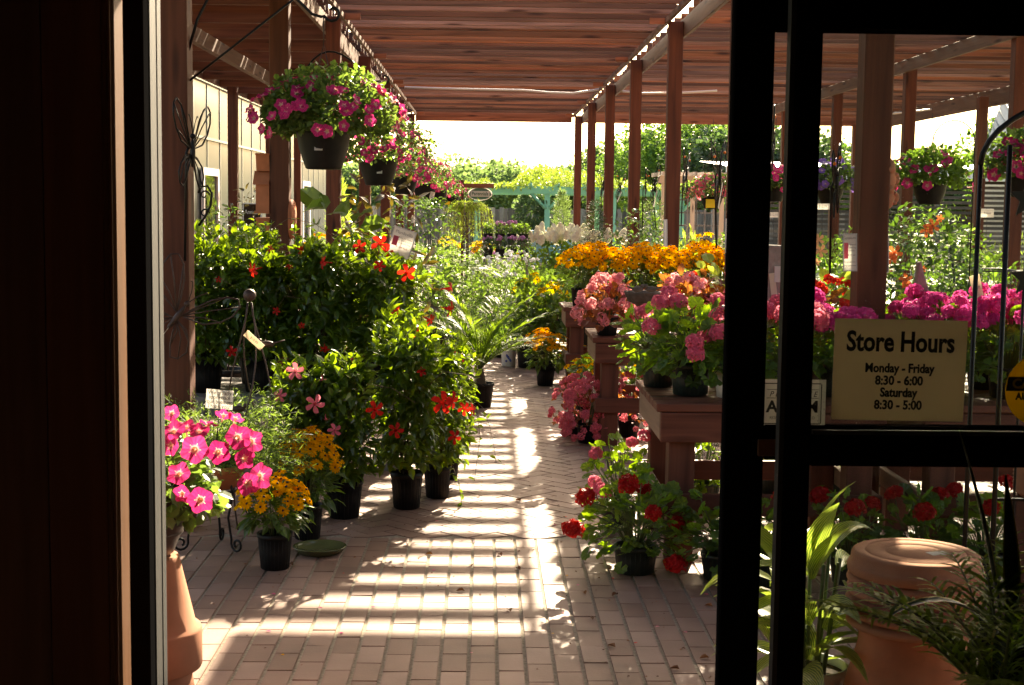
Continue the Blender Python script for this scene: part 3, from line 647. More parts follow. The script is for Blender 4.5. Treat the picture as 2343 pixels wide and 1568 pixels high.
def frondplant(name, label, loc, fronds, leaf, seed=1, pot_=(.15, .26), group=None, n_leaf=34, leaflet=.16, w=.9, trunk=None, potmat='blackpot', vee=.35, cat='plant', bend=None, tm=None):
    """arching fronds with rows of leaflets; fronds = (azimuth, length, rise)"""
    g = np.random.default_rng(seed); t = thing(name, label, cat, loc, 0, group); z0 = 0
    if pot_: pot(t, pot_[0], pot_[0] * .8, pot_[1], potmat); z0 = pot_[1] * .9
    if trunk:
        b = MB(); k = 9; b.lathe([(trunk[0] * (1.1 - .5 * i / k + .12 * (i % 2)), z0 + trunk[1] * i / k) for i in range(k + 1)], 14); b.build('trunk', M['bark'], t); z0 += trunk[1]
    for az, L, rise in fronds:
        pts = []; x = z = 0; a = rise
        for i in range(15): pts.append(Vector((x * math.cos(az), x * math.sin(az), z0 + z))); x += L / 14 * math.cos(a); z += L / 14 * math.sin(a); a -= (rise + .45 if bend is None else bend) / 14
        b = MB(); b.tube(pts, .005, 5, 0, False, .0015); ra = b.build('rachis', M['stem'], t)
        pos, dd = [], []
        for i in range(n_leaf):
            s = (.16 + .84 * i / (n_leaf - 1)) * 13.9; j = int(s); f = s - j; p = pts[j].lerp(pts[min(14, j + 1)], f); tan = (pts[min(14, j + 1)] - pts[j]).normalized()
            side = Vector((-math.sin(az), math.cos(az), 0))
            for sg in (-1, 1):
                pos.append(p); dd.append(tan * .75 + side * sg * w + Vector((0, 0, vee + g.normal() * .12 - .25 * (i / n_leaf))) + Vector(g.normal(size=3) * .07))
        k = np.array([math.sin(math.pi * (.12 + .8 * (i // 2) / n_leaf)) for i in range(len(pos))]); N = len(pos)
        link('frond', leaves('frond', M[leaf], tm or L_STRAP, np.array(pos), np.array(dd), np.tile([0, 0, 1.], (N, 1)) + g.normal(size=(N, 3)) * .1, leaflet * (.35 + .65 * k) * g.uniform(.85, 1.1, N)), t)
    return t
def basket(label, hook, zb, r1, h, pr, ph, seed, nfl=42, fl='pet', nl=1500, ls=.034, fs=.036, group=None, leaf='petleaf', potmat='blackpot', name='hanging_basket', drop=None, mass=False):
    """plant hung on wires from a hook; the Empty stands at the pot's bottom"""
    g = np.random.default_rng(seed); loc = Vector((hook[0], hook[1], zb)); t = thing(name, label, 'basket', loc, 0, group)
    b = MB(); b.lathe([(pr * .62, 0), (pr * .68, .006), (pr * .70, ph * .08), (pr * .92, ph * .55), (pr, ph * .93), (pr * 1.03, ph), (pr * .97, ph), (pr * .93, ph * .9)], 36, cap1=False); b.lathe([(pr * .94, ph * .86), (1e-6, ph * .9)], 20, mi=1, cap0=False, cap1=False)
    b.build('pot', [M[potmat], M['soil']], t)
    top = hook[2] - zb; b = MB()
    b.tube([(0, 0, top + .01), (0, .004, top - .05), (0, 0, top - .13)], .0035, 6)
    for i in range(4):
        a = math.pi / 4 + math.pi / 2 * i; b.tube([(0, 0, top - .12), (pr * math.cos(a), pr * math.sin(a), ph)], .0014, 5)
    b.build('hanger', M['rustiron'], t)
    pos, d = blob(g, int(nl * 1.8), r1, h * .82, ph + .03, .62, -.22, .28); N = len(pos); lo = d[:, 2] < 0
    pos[lo, 2] -= np.abs(d[lo, 2]) * h * .1; keep = ~((pos[:, 2] < ph - .01) & (np.hypot(pos[:, 0], pos[:, 1]) < pr * 1.02)); pos, d = pos[keep], d[keep]; N = len(pos)
    link('foliage', leaves('foliage', M[leaf], L_ROUND, pos, norm(d * .6 + g.normal(size=(N, 3)) * .7 + np.array([0, 0, .2])), norm(d * .5 + np.array([0, 0, .8]) + g.normal(size=(N, 3)) * .45), ls * g.uniform(.6, 1.25, N)), t)
    fp, fd = blob(g, int(nfl * 1.5), r1 * 1.04, h * .86, ph + .03, .97, -.25, .10)
    if mass: bloom_mass(t, FL[fl], list(FL[fl].materials), g, fp, fd, fs, .25)
    else: blooms(t, FL[fl], g, fp, fd + np.array([.1, -.25, 0]), fs, .25)
    return t
def tree(name, label, loc, h, r, leaf, seed, nclump=46, per=85, ls=.30, group=None, trunk_h=.28, amt=.25, cat='tree', squash=.62):
    g = np.random.default_rng(seed); t = thing(name, label, cat, loc, 0, group)
    d = rdir(g, nclump); per = int(per * 2.4); ls = ls * .55; d = np.where(d[:, 2:3] < -.5, d * np.array([1, 1, -1]), d); rad = g.uniform(.35, 1, nclump) ** .5
    zc = h * (trunk_h + (1 - trunk_h) * .5); hh = h * (1 - trunk_h) * .5
    c = np.c_[d[:, 0] * r * rad, d[:, 1] * r * rad, zc + d[:, 2] * hh * rad * .92] + g.normal(size=(nclump, 3)) * r * .05
    cr = r * g.uniform(.18, .34, nclump)
    P_, D_ = [], []
    for k in range(nclump):
        q = rdir(g, per); P_.append(c[k] + q * cr[k] * g.uniform(.4, 1, (per, 1)) ** .5 * np.array([1, 1, squash + .15])); D_.append(q)
    pos, dd = np.concatenate(P_), np.concatenate(D_); N = len(pos)
    link('crown', leaves('crown', M[leaf], L_QUAD, pos, norm(dd + g.normal(size=(N, 3)) * .8), norm(np.array([[0, 0, .8]]) + g.normal(size=(N, 3)) * .6), ls * g.uniform(.6, 1.3, N)), t)
    b = MB(); tr = h * .022 + .05
    b.tube([(0, 0, -.05), (.02 * h, 0, h * trunk_h * .6), (0, .01 * h, h * trunk_h), (0, 0, h * .8)], tr, 9, 0, False, tr * .25)
    for k in range(0, nclump, 4):
        z = h * trunk_h * g.uniform(.8, 1.6); e = c[k]; b.tube([(0, 0, z), (e[0] * .45, e[1] * .45, (z + e[2]) * .5 + .03 * h), tuple(e)], tr * .45, 6, 0, False, tr * .1)
    b.build('trunk', M['bark'], t)
    return t

# ---- lettering
_tm = {}
def lettering(parent, s, loc, size, mat='ink', sx=1.0, bold=0.0, align='CENTER', rot=(R(90), 0, 0), shear=0.0, depth=.0006, name='lettering', spacing=1.0):
    c = bpy.data.curves.new('lettering', 'FONT'); c.body = s; c.size = size; c.align_x = align; c.align_y = 'CENTER'; c.offset = bold; c.shear = shear; c.extrude = depth; c.resolution_u = 3; c.space_character = spacing
    o = bpy.data.objects.new('tmp', c); COL.objects.link(o); bpy.context.view_layer.update()
    me = bpy.data.meshes.new_from_object(o.evaluated_get(bpy.context.evaluated_depsgraph_get())); bpy.data.objects.remove(o); bpy.data.curves.remove(c)
    me.materials.clear(); me.materials.append(M[mat])
    p = link(name, me, parent, loc, rot, (sx, 1, 1)); return p
# ================================================================== SETTING: ground and paving
random.seed(5)
b = MB(); b.add([(-400, -60, -.03), (400, -60, -.03), (400, 700, -.03), (-400, 700, -.03)], [(0, 1, 2, 3)]); tag(b.build('ground', M['lawn']), kind='structure')
b = MB(); b.add([(-14, 30.9, -.012), (24, 30.9, -.012), (24, 56, -.012), (-14, 56, -.012)], [(0, 1, 2, 3)]); tag(b.build('gravel_yard', M['gravel']), kind='structure')
b = MB(); b.add([(-6, 3.2, 0), (9, 3.2, 0), (9, 31, 0), (-6, 31, 0)], [(0, 1, 2, 3)]); tag(b.build('paving_bed', M['joint']), kind='structure')
def pavers():
    g = np.random.default_rng(11); rects = []
    x = -3.2
    while x < 4.4:
        o = g.uniform(0, .19) * .12 + (.098 if int(round((x + 3.2) / .102)) % 2 else 0); y = 3.2 - o
        while y < 6.99:
            y2 = min(y + .194, 6.995)
            if y2 - max(y, 3.2) > .03: rects.append([(x, max(y, 3.2)), (x + .0905, max(y, 3.2)), (x + .0905, y2), (x, y2)])
            y += .1962
        x += .102
    s = .1; c45 = math.sqrt(.5)
    def add(u0, v0, u1, v1):
        e = .018
        q = [(u0 + e, v0 + e), (u1 - e, v0 + e), (u1 - e, v1 - e), (u0 + e, v1 - e)]
        q = [((u - v) * c45 * s, (u + v) * c45 * s) for u, v in q]
        cx = sum(p[0] for p in q) / 4; cy_ = sum(p[1] for p in q) / 4
        if -5.4 < cx < 8.6 and 7.0 < cy_ < 30.9: rects.append([(a, max(b_, 7.008)) for a, b_ in q])
    for i in range(-30, 300):
        for j in range(-40, 300):
            m = (i - j) % 4
            if m == 0: add(i, j, i + 2, j + 1)
            elif m == 3: add(i, j, i + 1, j + 2)
    n = len(rects); r = np.array(rects); c = r.mean(1, keepdims=True); e = r - c; L = np.linalg.norm(e, axis=2, keepdims=True)
    top = c + e * (1 - .0035 / np.maximum(L, .02)); zt = .005 + g.normal(size=(n, 1)) * .0006; tilt = g.normal(size=(n, 4)) * .0004
    v = np.zeros((n, 8, 3)); v[:, :4, :2] = r; v[:, :4, 2] = -.003; v[:, 4:, :2] = top; v[:, 4:, 2] = zt + tilt
    f = np.array([[4, 5, 6, 7], [0, 1, 5, 4], [1, 2, 6, 5], [2, 3, 7, 6], [3, 0, 4, 7]]); q = (f[None] + (np.arange(n) * 8)[:, None, None]).reshape(-1, 4)
    return link('brick_paving', mesh_np('brick_paving', v.reshape(-1, 3), q, None, [M['brick']]))
tag(pavers(), kind='structure')

# ================================================================== the store you look out of
JX = -.712                                                             # left side of the doorway
zr0, zr1 = P(2050, 1065, 3.16).z, P(2050, 985, 3.16).z              # middle rail
ztop = P(2050, 67, 3.16).z
b = MB(); b.add([(-2.6, -3, .01), (2.6, -3, .01), (2.6, 3.2, .01), (-2.6, 3.2, .01)], [(0, 1, 2, 3)]); tag(b.build('store_floor', plain('dark store floor', (.200, .150, .115), .5, 0, .2, 4)), kind='structure')
store = thing('storefront', 'dark store entrance with panelled wall at left and black framed glass doors', 'storefront', (0, 3, 0))
def sp(b, name, mats): return b.build(name, mats, store, (0, -3, 0))
b = MB()
for i in range(14):                                                   # vertical boards of the inside wall, stepped
    x1 = JX - i * .135; b.box(x1 - .131, x1 if i else JX - .002, 2.786 + (.006 if i % 3 == 1 else 0), 3.19 if i else 2.874, .01, 2.95)
sp(b, 'inside_wall', M['panel'])
b = MB(); b.box(-2.75, -2.6, -3, 3.2, 0, 2.95); b.box(2.6, 2.75, -3, 3.2, 0, 2.95); b.box(-2.6, 2.6, -3.15, -3, 0, 2.95); b.box(1.9, 2.6, 3.05, 3.2, 0, 2.95)
b.box(-2.7, 2.7, -3, 3.2, 2.95, 3.05); sp(b, 'wall', M['panel'])
b = MB(); b.box(JX, 1.9, 2.8, 3.195, 2.215, 2.95); sp(b, 'door_header', M['black'])
b = MB(); b.box(JX - .03, JX + .004, 2.783, 2.875, .01, 2.30, 0, .03); sp(b, 'door_jamb', M['jamb'])
b = MB(); b.box(JX - .09, JX - .06, 2.880, 3.19, .01, 2.30); b.box(JX - .0599, JX + .003, 3.035, 3.085, .01, 2.30, 0, .002); b.box(JX - .131, JX - .0901, 2.876, 3.19, .01, 2.95); sp(b, 'door_frame', M['black'])
b = MB()
for y0, y1, dx in ((3.086, 3.140, .005), (3.1405, 3.150, .0035), (3.1505, 3.170, .0055), (3.1705, 3.19, .0045)): b.box(JX - .02, JX + dx, y0, y1, .01, 2.30)
sp(b, 'door_track', M['alu'])
def leaf_frame(xs, ws, x1, y0, y1, zt, col='black', edge=None):
    """glazed door leaf: stile, rails and two panes"""
    b = MB(); b.box(xs, xs + ws, y0, y1, .02, 2.29, 0, .004)
    b.box(x1, x1 + .09, y0, y1, .02, 2.29, 0, .004)
    b.box(xs + ws, x1, y0 + .001, y1 - .001, zt, 2.289, 0, .004); b.box(xs + ws, x1, y0 + .001, y1 - .001, zr0, zr1, 0, .004); b.box(xs + ws, x1, y0 + .001, y1 - .001, .02, .27, 0, .004)
    return b
XA0 = P(1657, 800, 3.24).x; XA1 = P(1749, 800, 3.24).x; XB0 = P(1796, 800, 3.16).x; XB1 = P(1856, 800, 3.16).x
doorA = sp(leaf_frame(XA0, XA1 - XA0, 1.60, 3.22, 3.26, ztop), 'sliding_door', M['black'])
b = MB(); b.box(XA1, 1.60, 3.238, 3.243, zr1, ztop); b.box(XA1, 1.60, 3.238, 3.243, .27, zr0); b.build('glass_pane', M['glass'], doorA)
b = MB(); b.box(P(1733, 1020, 3.215).x, P(1793, 1020, 3.215).x, 3.212, 3.2185, P(1760, 1045, 3.21).z, P(1760, 1006, 3.21).z, 0, .002); b.build('push_plate', plain('brown door plate', (.16, .06, .02), .5), doorA)
doorB = sp(leaf_frame(XB0, XB1 - XB0, 1.78, 3.14, 3.18, ztop), 'side_panel', M['black'])
b = MB(); b.box(XB1, 1.78, 3.158, 3.163, zr1, ztop); b.box(XB1, 1.78, 3.158, 3.163, .27, zr0); b.build('glass_pane', M['glass'], doorB)
b = MB(); b.box(XB0 - .012, XB0 - .001, 3.141, 3.179, .03, 2.28); b.build('edge_strip', M['alu'], doorB)
b = MB(); b.box(XB1 + .001, 1.775, 3.128, 3.139, zr1 - .006, zr1 + .004); b.build('glazing_bead', M['alu'], doorB)
b = MB(); b.box(XB1 - .004, 1.775, 3.128, 3.139, ztop - .004, ztop + .02); b.build('glazing_stop', M['black'], doorB)

# signs and stickers on the glass
def card(name, label, cat, px0, py0, px1, py1, Y, mat, th=.0012):
    a, c = P(px0, py0, Y), P(px1, py1, Y); ctr = (a + c) / 2; wd, ht = abs(c.x - a.x), abs(a.z - c.z)
    t = thing(name, label, cat, ctr); b = MB(); b.box(-wd / 2, wd / 2, -th, th, -ht / 2, ht / 2); b.build('card', M[mat], t); return t, wd, ht
t, wd, ht = card('store_hours_sign', 'cream store hours notice taped to the right hand glass panel', 'sign', 1909, 730, 2203, 964, 3.150, 'cream')
t.rotation_euler = (0, R(.6), 0)
k = wd / 298
for s, yy, size, sx, bo in (('Store Hours', 62, 53, .77, .0017), ('Monday - Friday', 4, 24, .84, .0009), ('8:30 - 6:00', -24, 24, .88, .0009), ('Saturday', -51, 24, .84, .0009), ('8:30 - 5:00', -79, 24, .88, .0009)):
    lettering(t, s, (0, -.0022, yy * k), size * k * 1.18, 'ink', sx, bo)
b = MB(); b.box(-wd / 2 - .028, wd / 2 + .006, .0016, .0030, -ht / 2 - .012, ht / 2 + .010); b.build('plastic_sleeve', M['glass'], t)
t, wd, ht = card('alarm_sticker', 'white alarm company sticker half hidden behind the door stile', 'sticker', 1738, 868, 1886, 979, 3.232, 'white')
b = MB(); k = wd / 148
for x0, x1, z0, z1 in ((-63, 63, 44, 46), (-63, 63, -46, -44), (-65, -63, -44, 44), (63, 65, -44, 44), (-58, 58, 31, 32), (-58, 58, 12, 13)): b.box(x0 * k, x1 * k, -.0024, -.0014, z0 * k, z1 * k)
b.build('border', M['ink'], t)
lettering(t, 'P E', (-42 * k, -.0022, 21 * k), 17 * k, 'ink', .95, 0, shear=.3); lettering(t, 'C E', (42 * k, -.0022, 21 * k), 17 * k, 'ink', .95, 0, shear=.3); lettering(t, 'ALARM', (0, -.0022, -8 * k), 36 * k, 'ink', 1.0, .0012); lettering(t, 'RESIDENTIAL SECURITY CO', (0, -.0022, -32 * k), 9.5 * k, 'greyink', .86)
c = P(2381, 893, 3.150); rr = 84 * 3.15 / F
t = thing('caution_sticker', 'round yellow automatic door caution sticker cut off by the right edge', 'sticker', c); b = MB(); b.lathe([(rr, 0), (rr, .0016)], 48); b.build('disc', M['yellow'], t, None, (R(90), 0, 0))
b = MB(); b.prism([(-rr * .985, -.002), (rr * .985, -.002), (rr * .93, rr * .36), (-rr * .93, rr * .36)], -.0026, -.0017); b.build('band', M['ink'], t)
lettering(t, 'CAUTION', (0, -.003, rr * .17), rr * .36, 'yellow', 1.0, .0012); lettering(t, 'AUTOMATIC', (0, -.003, -rr * .18), rr * .27, 'ink', .9, .0010); lettering(t, 'DOOR', (0, -.003, -rr * .48), rr * .27, 'ink', .9, .0010)

# ================================================================== pergola
PY = [7.1 + 3.85 * i for i in range(7)]; ZB = 3.42; ZS = 3.56; PW = .145
perg = thing('pergola', 'long redwood pergola with slatted roof over the brick walkway', 'pergola', (0, 20, 0))
def pp(b, name, mats, lab=None):
    o = b.build(name, mats, perg, (0, -20, 0))
    if lab: o['label'] = lab
    return o
def post(x, y, z1=ZB + .1, wdt=PW):
    b = MB(); b.box(x, x + wdt, y, y + wdt, 0, z1, 0, .006); return pp(b, 'post', M['redwood_z'])
XL, XR, XR2, XR3 = -1.48 - PW, 1.845, 5.38, 8.0
for y in PY: post(XL + (.03 if y == PY[0] else 0), y); post(XR, y)
for y in PY[2:]: post(XR2, y)
for y in PY[3:]: post(XR3 - .35, y, ZB)
for y in PY[3:]: post(-3.98, y)
def beam(x0, x1, y0, y1, z0, z1): b = MB(); b.box(x0, x1, y0, y1, z0, z1, 0, .004); return pp(b, 'beam', M['redwood_y'])
Y0, Y1 = 12.1, 30.45
beam(XL + PW + .001, XL + PW + .04, 4.0, Y1, ZS - .062, ZS - .003); beam(XL - .04, XL - .001, 4.0, Y1, ZB - .05, ZS - .003)
beam(XR - .04, XR - .001, 4.0, Y1, ZS - .062, ZS - .003); beam(XR + PW + .001, XR + PW + .04, 4.0, Y1, ZB - .05, ZS - .003)
beam(XR2 - .04, XR2 - .001, 4.0, Y1, ZB - .02, ZS - .003); beam(XR3 - .02, XR3 + .06, 4.0, Y1, ZB - .12, ZS - .003); beam(-4.02, -3.98, 8, Y1, ZB - .05, ZS - .003); beam(-2.92, -2.85, 8, Y1, ZB - .22, ZB - .062)
for x0, x1 in ((XL + .15, XR - .05), (XR + .2, XR2 - .05), (XR2 + .02, XR3 - .03), (-3.95, XL - .05)):
    b = MB(); b.box(x0, x1, Y1 + .001, Y1 + .04, ZB - .03, ZS + .09, 0, .004); pp(b, 'end_board', M['redwood_x'])
def slats(x0, x1, ya, yb, pitch=.36, zb=ZS, seed=0):
    g = random.Random(seed); b = MB(); y = ya
    while y < yb:
        dz = g.uniform(-.020, .012); xo = g.uniform(-.03, .03); b.box(x0 + xo, x1 + xo, y, y + .038, zb + dz, zb + .098 + dz, 0, .003); y += pitch + g.uniform(-.06, .06)
    return b
pp(slats(XL + PW - .06, XR + .03, Y0, Y1 - .05, seed=1), 'slat_roof', M['redwood_x'])
pp(slats(XR + PW - .0, XR2 + .03, 9.2, Y1 - .05, .40, seed=2), 'slat_roof', M['redwood_x'])
pp(slats(XR2 + .05, XR3 + .1, 9.2, Y1 - .05, seed=3), 'slat_roof', M['redwood_x'])
pp(slats(-4.1, XL + .03, 8.9, Y1 - .05, .20, ZS + .005, 4), 'slat_roof', M['redwood_shaded'])
y = 9.0
while y < Y1 - .3: b = MB(); b.box(-3.975, XL - .045, y, y + .04, ZB - .06, ZS - .006, 0, .003); pp(b, 'joist', M['redwood_shaded']); y += 1.283
for x0, x1, y0, y1 in ((-4.1, -.05, 3.3, 12.0), (.74, 1.98, 8.8, 12.0), (.74, 5.3, 3.3, 8.79)): b = MB(); b.box(x0, x1, y0, y1, ZS + .10, ZS + .13); pp(b, 'light_blocker', M['redwood_shaded'])  # unseen panels added overhead to shade the foreground, open strip left for sun
for y in PY[2:]:                                                      # short blocks beside the post heads
    
    for x in (XR - .20, XL + PW + .042): b = MB(); b.box(x, x + .158, y + .03, y + .07, ZS - .068, ZS - .006); pp(b, 'spacer_block', M['redwood_x'])
b = MB(); b.prism([(-.5, 0), (-.5, .14), (3.3, .14), (3.3, -.16), (2.9, -.13), (2.3, -.03), (1.6, .03), (.8, .04)], 0, .04, 0, Matrix(((0, 1, 0, XR + PW + .045), (-1, 0, 0, PY[2] - .5), (0, 0, 1, ZB - .02), (0, 0, 0, 1)))); pp(b, 'curved_brace', M['redwood_y'])
# sagging pipe under the slats, and a second one in the right hand bay
def pipe(pts, label): b = MB(); b.tube(pts, .016, 8); return tag(b.build('water_pipe', M['pvc']), label, 'pipe')
Yp = 23.0; A = [P(925, 200, Yp), P(1050, 204, Yp), P(1200, 207, Yp), P(1255, 212, Yp), P(1310, 214, Yp), P(1370, 205, Yp)]
pipe([(p.x, p.y, p.z) for p in A], 'pale grey pipe sagging under the middle slats of the pergola')
A = [P(1400, 207, Yp), P(1470, 214, Yp), P(1560, 213, Yp), P(1640, 208, Yp)]; pipe([(p.x, p.y, p.z) for p in A], 'pale grey pipe crossing behind the right hand wood posts')
A = [P(2030, 262, 26), P(2120, 252, 26), P(2200, 243, 26)]; pipe([(p.x, p.y, p.z) for p in A], 'grey pipe along the outer right edge of the pergola, seen through glass')

# ================================================================== greenhouse on the left
GX = -5.0
gh = thing('greenhouse', 'milky plastic walled greenhouse beyond the left posts', 'greenhouse', (GX, 34, 0))
def gp(b, name, mats, par=None): return b.build(name, mats, par or gh, (-GX, -34, 0) if par is None else None)
zw = 3.75
b = MB(); y = 20.0; i = 0
while y < 46:
    b.box(GX - .02, GX, y, y + 1.235, .25, 2.75 + .004, 0); b.box(GX - .025, GX - .003, y, y + 1.235, 2.80, zw); y += 1.24
b.box(GX - 8, GX - .061, 19.96, 19.99, 0, zw); b.prism([(GX - 8, zw + .001), (GX, zw + .001), (GX - 4, zw + 1.9)], 19.96, 19.99); gp(b, 'wall_panel', M['poly'])
b = MB(); b.box(GX - .06, GX + .03, 20, 46, 2.755, 2.80); b.box(GX - .06, GX + .04, 20, 46, 0, .25); b.box(GX - .06, GX + .05, 20, 46, zw, zw + .10); b.box(GX - 8, GX, 45.95, 46.05, 0, zw)
for i in range(22): b.box(GX - .06, GX + .012, 20 + i * 1.24 - .02, 20 + i * 1.24 + .02, .25, zw)
gp(b, 'wall_frame', plain('grey frame', (.22, .23, .20), .5))
b = MB(); b.add([(GX + .1, 20, zw + .1), (GX + .1, 46, zw + .1), (GX - 4, 46, zw + 2.0), (GX - 4, 20, zw + 2.0)], [(0, 1, 2, 3)]); b.add([(GX - 4, 20, zw + 2.0), (GX - 4, 46, zw + 2.0), (GX - 8, 46, zw + .1), (GX - 8, 20, zw + .1)], [(0, 1, 2, 3)]); gp(b, 'roof', M['poly'])
for y0, y1 in ((25.5, 27.0), (39.4, 41.0)):
    b = MB(); b.box(GX + .02, GX + .07, y0, y0 + .12, 0, 2.25); b.box(GX + .02, GX + .07, y1 - .12, y1, 0, 2.25); b.box(GX + .02, GX + .07, y0 + .12, y1 - .12, 2.12, 2.25); d = b.build('door', M['whitepaint'], gh, (-GX, -34, 0))
    b = MB(); b.box(GX + .03, GX + .035, y0 + .12, y1 - .12, .1, 2.12); b.build('pane', M['glass'], d); b = MB(); b.box(GX + .036, GX + .072, y0 + .121, y0 + .22, .05, 2.1); b.build('door_edge', M['black'], d)

# ================================================================== far yard: mint arbour, fences, buildings, trees
YA = 42.0
zb0, zb1 = P(1200, 443, YA).z, P(1200, 428, YA).z
arb = thing('garden_arbor', 'mint green timber arbor carrying a mound of leafy vine', 'arbor', (2, YA, 0))
def ap(b, name, mats): return b.build(name, mats, arb, (-2, -YA, 0))
xa0, xa1 = P(1062, 436, YA).x, P(1800, 436, YA).x
for yy in (YA, YA + 6.2):
    b = MB(); b.box(xa0, xa1, yy, yy + .09, zb0, zb1 + .02, 0, .005); ap(b, 'beam', M['mint'])
    for px in (1252, 1404, 1560, 1090):
        x = P(px, 470, YA).x
        b = MB(); b.box(x - .08, x + .08, yy + .09, yy + .2, 0, zb1, 0, .005); ap(b, 'post', M['mint'])
        if px in (1252, 1560) and yy == YA:
            for sg in (-1, 1): b = MB(); b.tube([(x + sg * .06, yy + .05, zb0 - .42), (x + sg * .46, yy + .05, zb0 - .01)], .05, 4); ap(b, 'brace', M['mint'])
b = MB()
for i in range(12): x = xa0 + .3 + i * (xa1 - xa0 - .6) / 11; b.box(x, x + .06, YA - .3, YA + 6.6, zb1 + .021, zb1 + .12)
ap(b, 'rafter', M['mint'])
g = np.random.default_rng(21); n = 17000
u = g.uniform(0, 1, n); px = 1045 + u * 640
hill = 38 * np.exp(-((px - 1265) / 75) ** 2) + 12 * np.exp(-((px - 1400) / 60) ** 2) + 9 + 6 * np.sin(px / 19) + 3.5 * np.sin(px / 7)
xs = xa0 - .25 + u * (P(1685, 436, YA).x - xa0 + .25); pos = np.c_[xs, YA + g.uniform(-.7, 6.9, n), zb1 - .05 + g.uniform(0, 1, n) ** .7 * np.maximum(hill, 4) * YA / F * 1.15]
dd = norm(rdir(g, n) + np.array([0, -.3, -.35])); o = link('vine', leaves('vine', M['vineleaf'], L_OV, pos - np.array([2, YA, 0]), dd, norm(np.array([[0, -.2, .9]]) + g.normal(size=(n, 3)) * .5), .11 * g.uniform(.6, 1.3, n)), arb)
g = np.random.default_rng(22); n = 1300; c, d = column(g, n, .55, zb0 - .1, .1, .1, .4); x = P(1222, 470, YA).x; c += np.array([x - 2, .5, 0]); link('vine_trunk', leaves('vine_trunk', M['treeleaf_dark'], L_OV, c, norm(d + np.array([0, 0, -1.]) + g.normal(size=(n, 3)) * .5), rdir(g, n), .18 * g.uniform(.6, 1.2, n)), arb)

YF = 52.0
fen = thing('stockade_fence', 'weathered grey board fence behind the arbor', 'fence', (4, YF, 0)); b = MB(); zt = P(1250, 484, YF).z
x = -4.5
while x < 14: b.box(x - 4, x - 4 + .145, 0, .03, 0, zt - .02 + random.uniform(-.05, .05) + .1); x += .152
b.build('board', M['greywood'], fen); b = MB()
for x in range(-8, 10, 3): b.box(x, x + .1, .031, .13, 0, zt - .1)
b.box(-8.4, 10, .031, .07, .4, .5); b.box(-8.4, 10, .031, .07, zt - .4, zt - .3); b.build('rail', M['greywood'], fen)

YS = 40.0
sx0 = P(1660, 400, YS).x; shd = thing('shade_house', 'long low shade house with white fascia and dark slatted wall', 'building', (sx0 + 6, YS, 0)); zf0, zf1 = P(2000, 412, YS).z, P(2000, 386, YS).z
def hp(b, n, m): return b.build(n, m, shd, (-sx0 - 6, -YS, 0))
b = MB(); b.box(sx0, sx0 + 16, YS - .3, YS + .0, zf0, zf1); hp(b, 'fascia', M['whitepaint'])
b = MB(); z = .15
while z < zf0 - .05: b.box(sx0 + .05, sx0 + 15.9, YS + .1, YS + .125, z, z + .085); z += .14
hp(b, 'slat_wall', M['darkslat'])
b = MB()
for i in range(9): b.box(sx0 + .05 + i * 1.95, sx0 + .17 + i * 1.95, YS + .126, YS + .25, 0, zf1)
hp(b, 'wall_post', M['greywood']); b = MB(); b.add([(sx0, YS - .3, zf1 + .003), (sx0 + 16, YS - .3, zf1 + .003), (sx0 + 16, YS + 5, zf1 + .3), (sx0, YS + 5, zf1 + .3)], [(0, 1, 2, 3)]); hp(b, 'roof', M['metalroof'])
YB = 46.0
c = P(2242, 390, YB); z0, z1 = P(2300, 388, YB).z, P(2300, 330, YB).z
bd = thing('farm_shop', 'white walled shed with ribbed pale metal roof at far right', 'building', (c.x, YB, 0)); b = MB(); b.prism([(.3, 0), (12, 0), (12, z0), (.3, z0)], .4, .5); b.build('wall', M['whitepaint'], bd)
b = MB(); zr = P(2300, 292, YB + 4).z + .6; b.add([(0, 0, z0 + .3), (12.5, 0, z0 + .3), (12.5, 4, zr + .9), (2.2, 4, zr + .9)], [(0, 1, 2, 3)]); b.add([(2.2, 4, zr + .9), (12.5, 4, zr + .9), (12.5, 8, z0 + .3), (4.2, 8, z0 + .3)], [(0, 1, 2, 3)])
for i in range(38):
    x = .1 + i * .33; b.tube([(x, -.02, z0 + .31), (max(x, 1.2 if x > 1.2 else 1.2 * 1), 4, zr + .92)], .022, 4)
b.build('roof', M['metalroof'], bd); b = MB(); b.box(-.05, 12.5, -.12, -.02, z0 + .0, z0 + .3); b.build('gutter', M['whitepaint'], bd)

YT = 34.0
xt0, xt1 = P(1505, 420, YT).x, P(1668, 420, YT).x; zt0, zt1 = P(1580, 420, YT).z, P(1580, 403, YT).z
tr = thing('trellis_arbor', 'pale tan arbor with open square lattice beyond the right posts', 'arbor', ((xt0 + xt1) / 2, YT, 0)); xm = (xt0 + xt1) / 2; hw = (xt1 - xt0) / 2
b = MB(); b.box(-hw, hw, 0, .06, zt0, zt1)
b.build('beam', M['tanwood'], tr); b = MB()
for i in range(9): x = -hw + .05 + i * (2 * hw - .15) / 8; b.box(x, x + .05, -.4, 1.8, zt1 + .002, zt1 + .09)
b.build('rafter', M['tanwood'], tr)
for i in range(3): x = -hw + .1 + i * (2 * hw - .3) / 2; b = MB(); b.box(x, x + .1, .061, .16, 0, zt1 - .01, 0, .004); b.build('post', M['tanwood'], tr)
b = MB()
for i in range(8): x = -hw + .12 + i * (2 * hw - .24) / 7; b.box(x - .015, x + .015, .17, .19, .2, zt0)
for i in range(7): z = .3 + i * (zt0 - .4) / 6; b.box(-hw + .1, hw - .1, .191, .21, z, z + .035)
b.build('lattice', M['greywood'], tr)

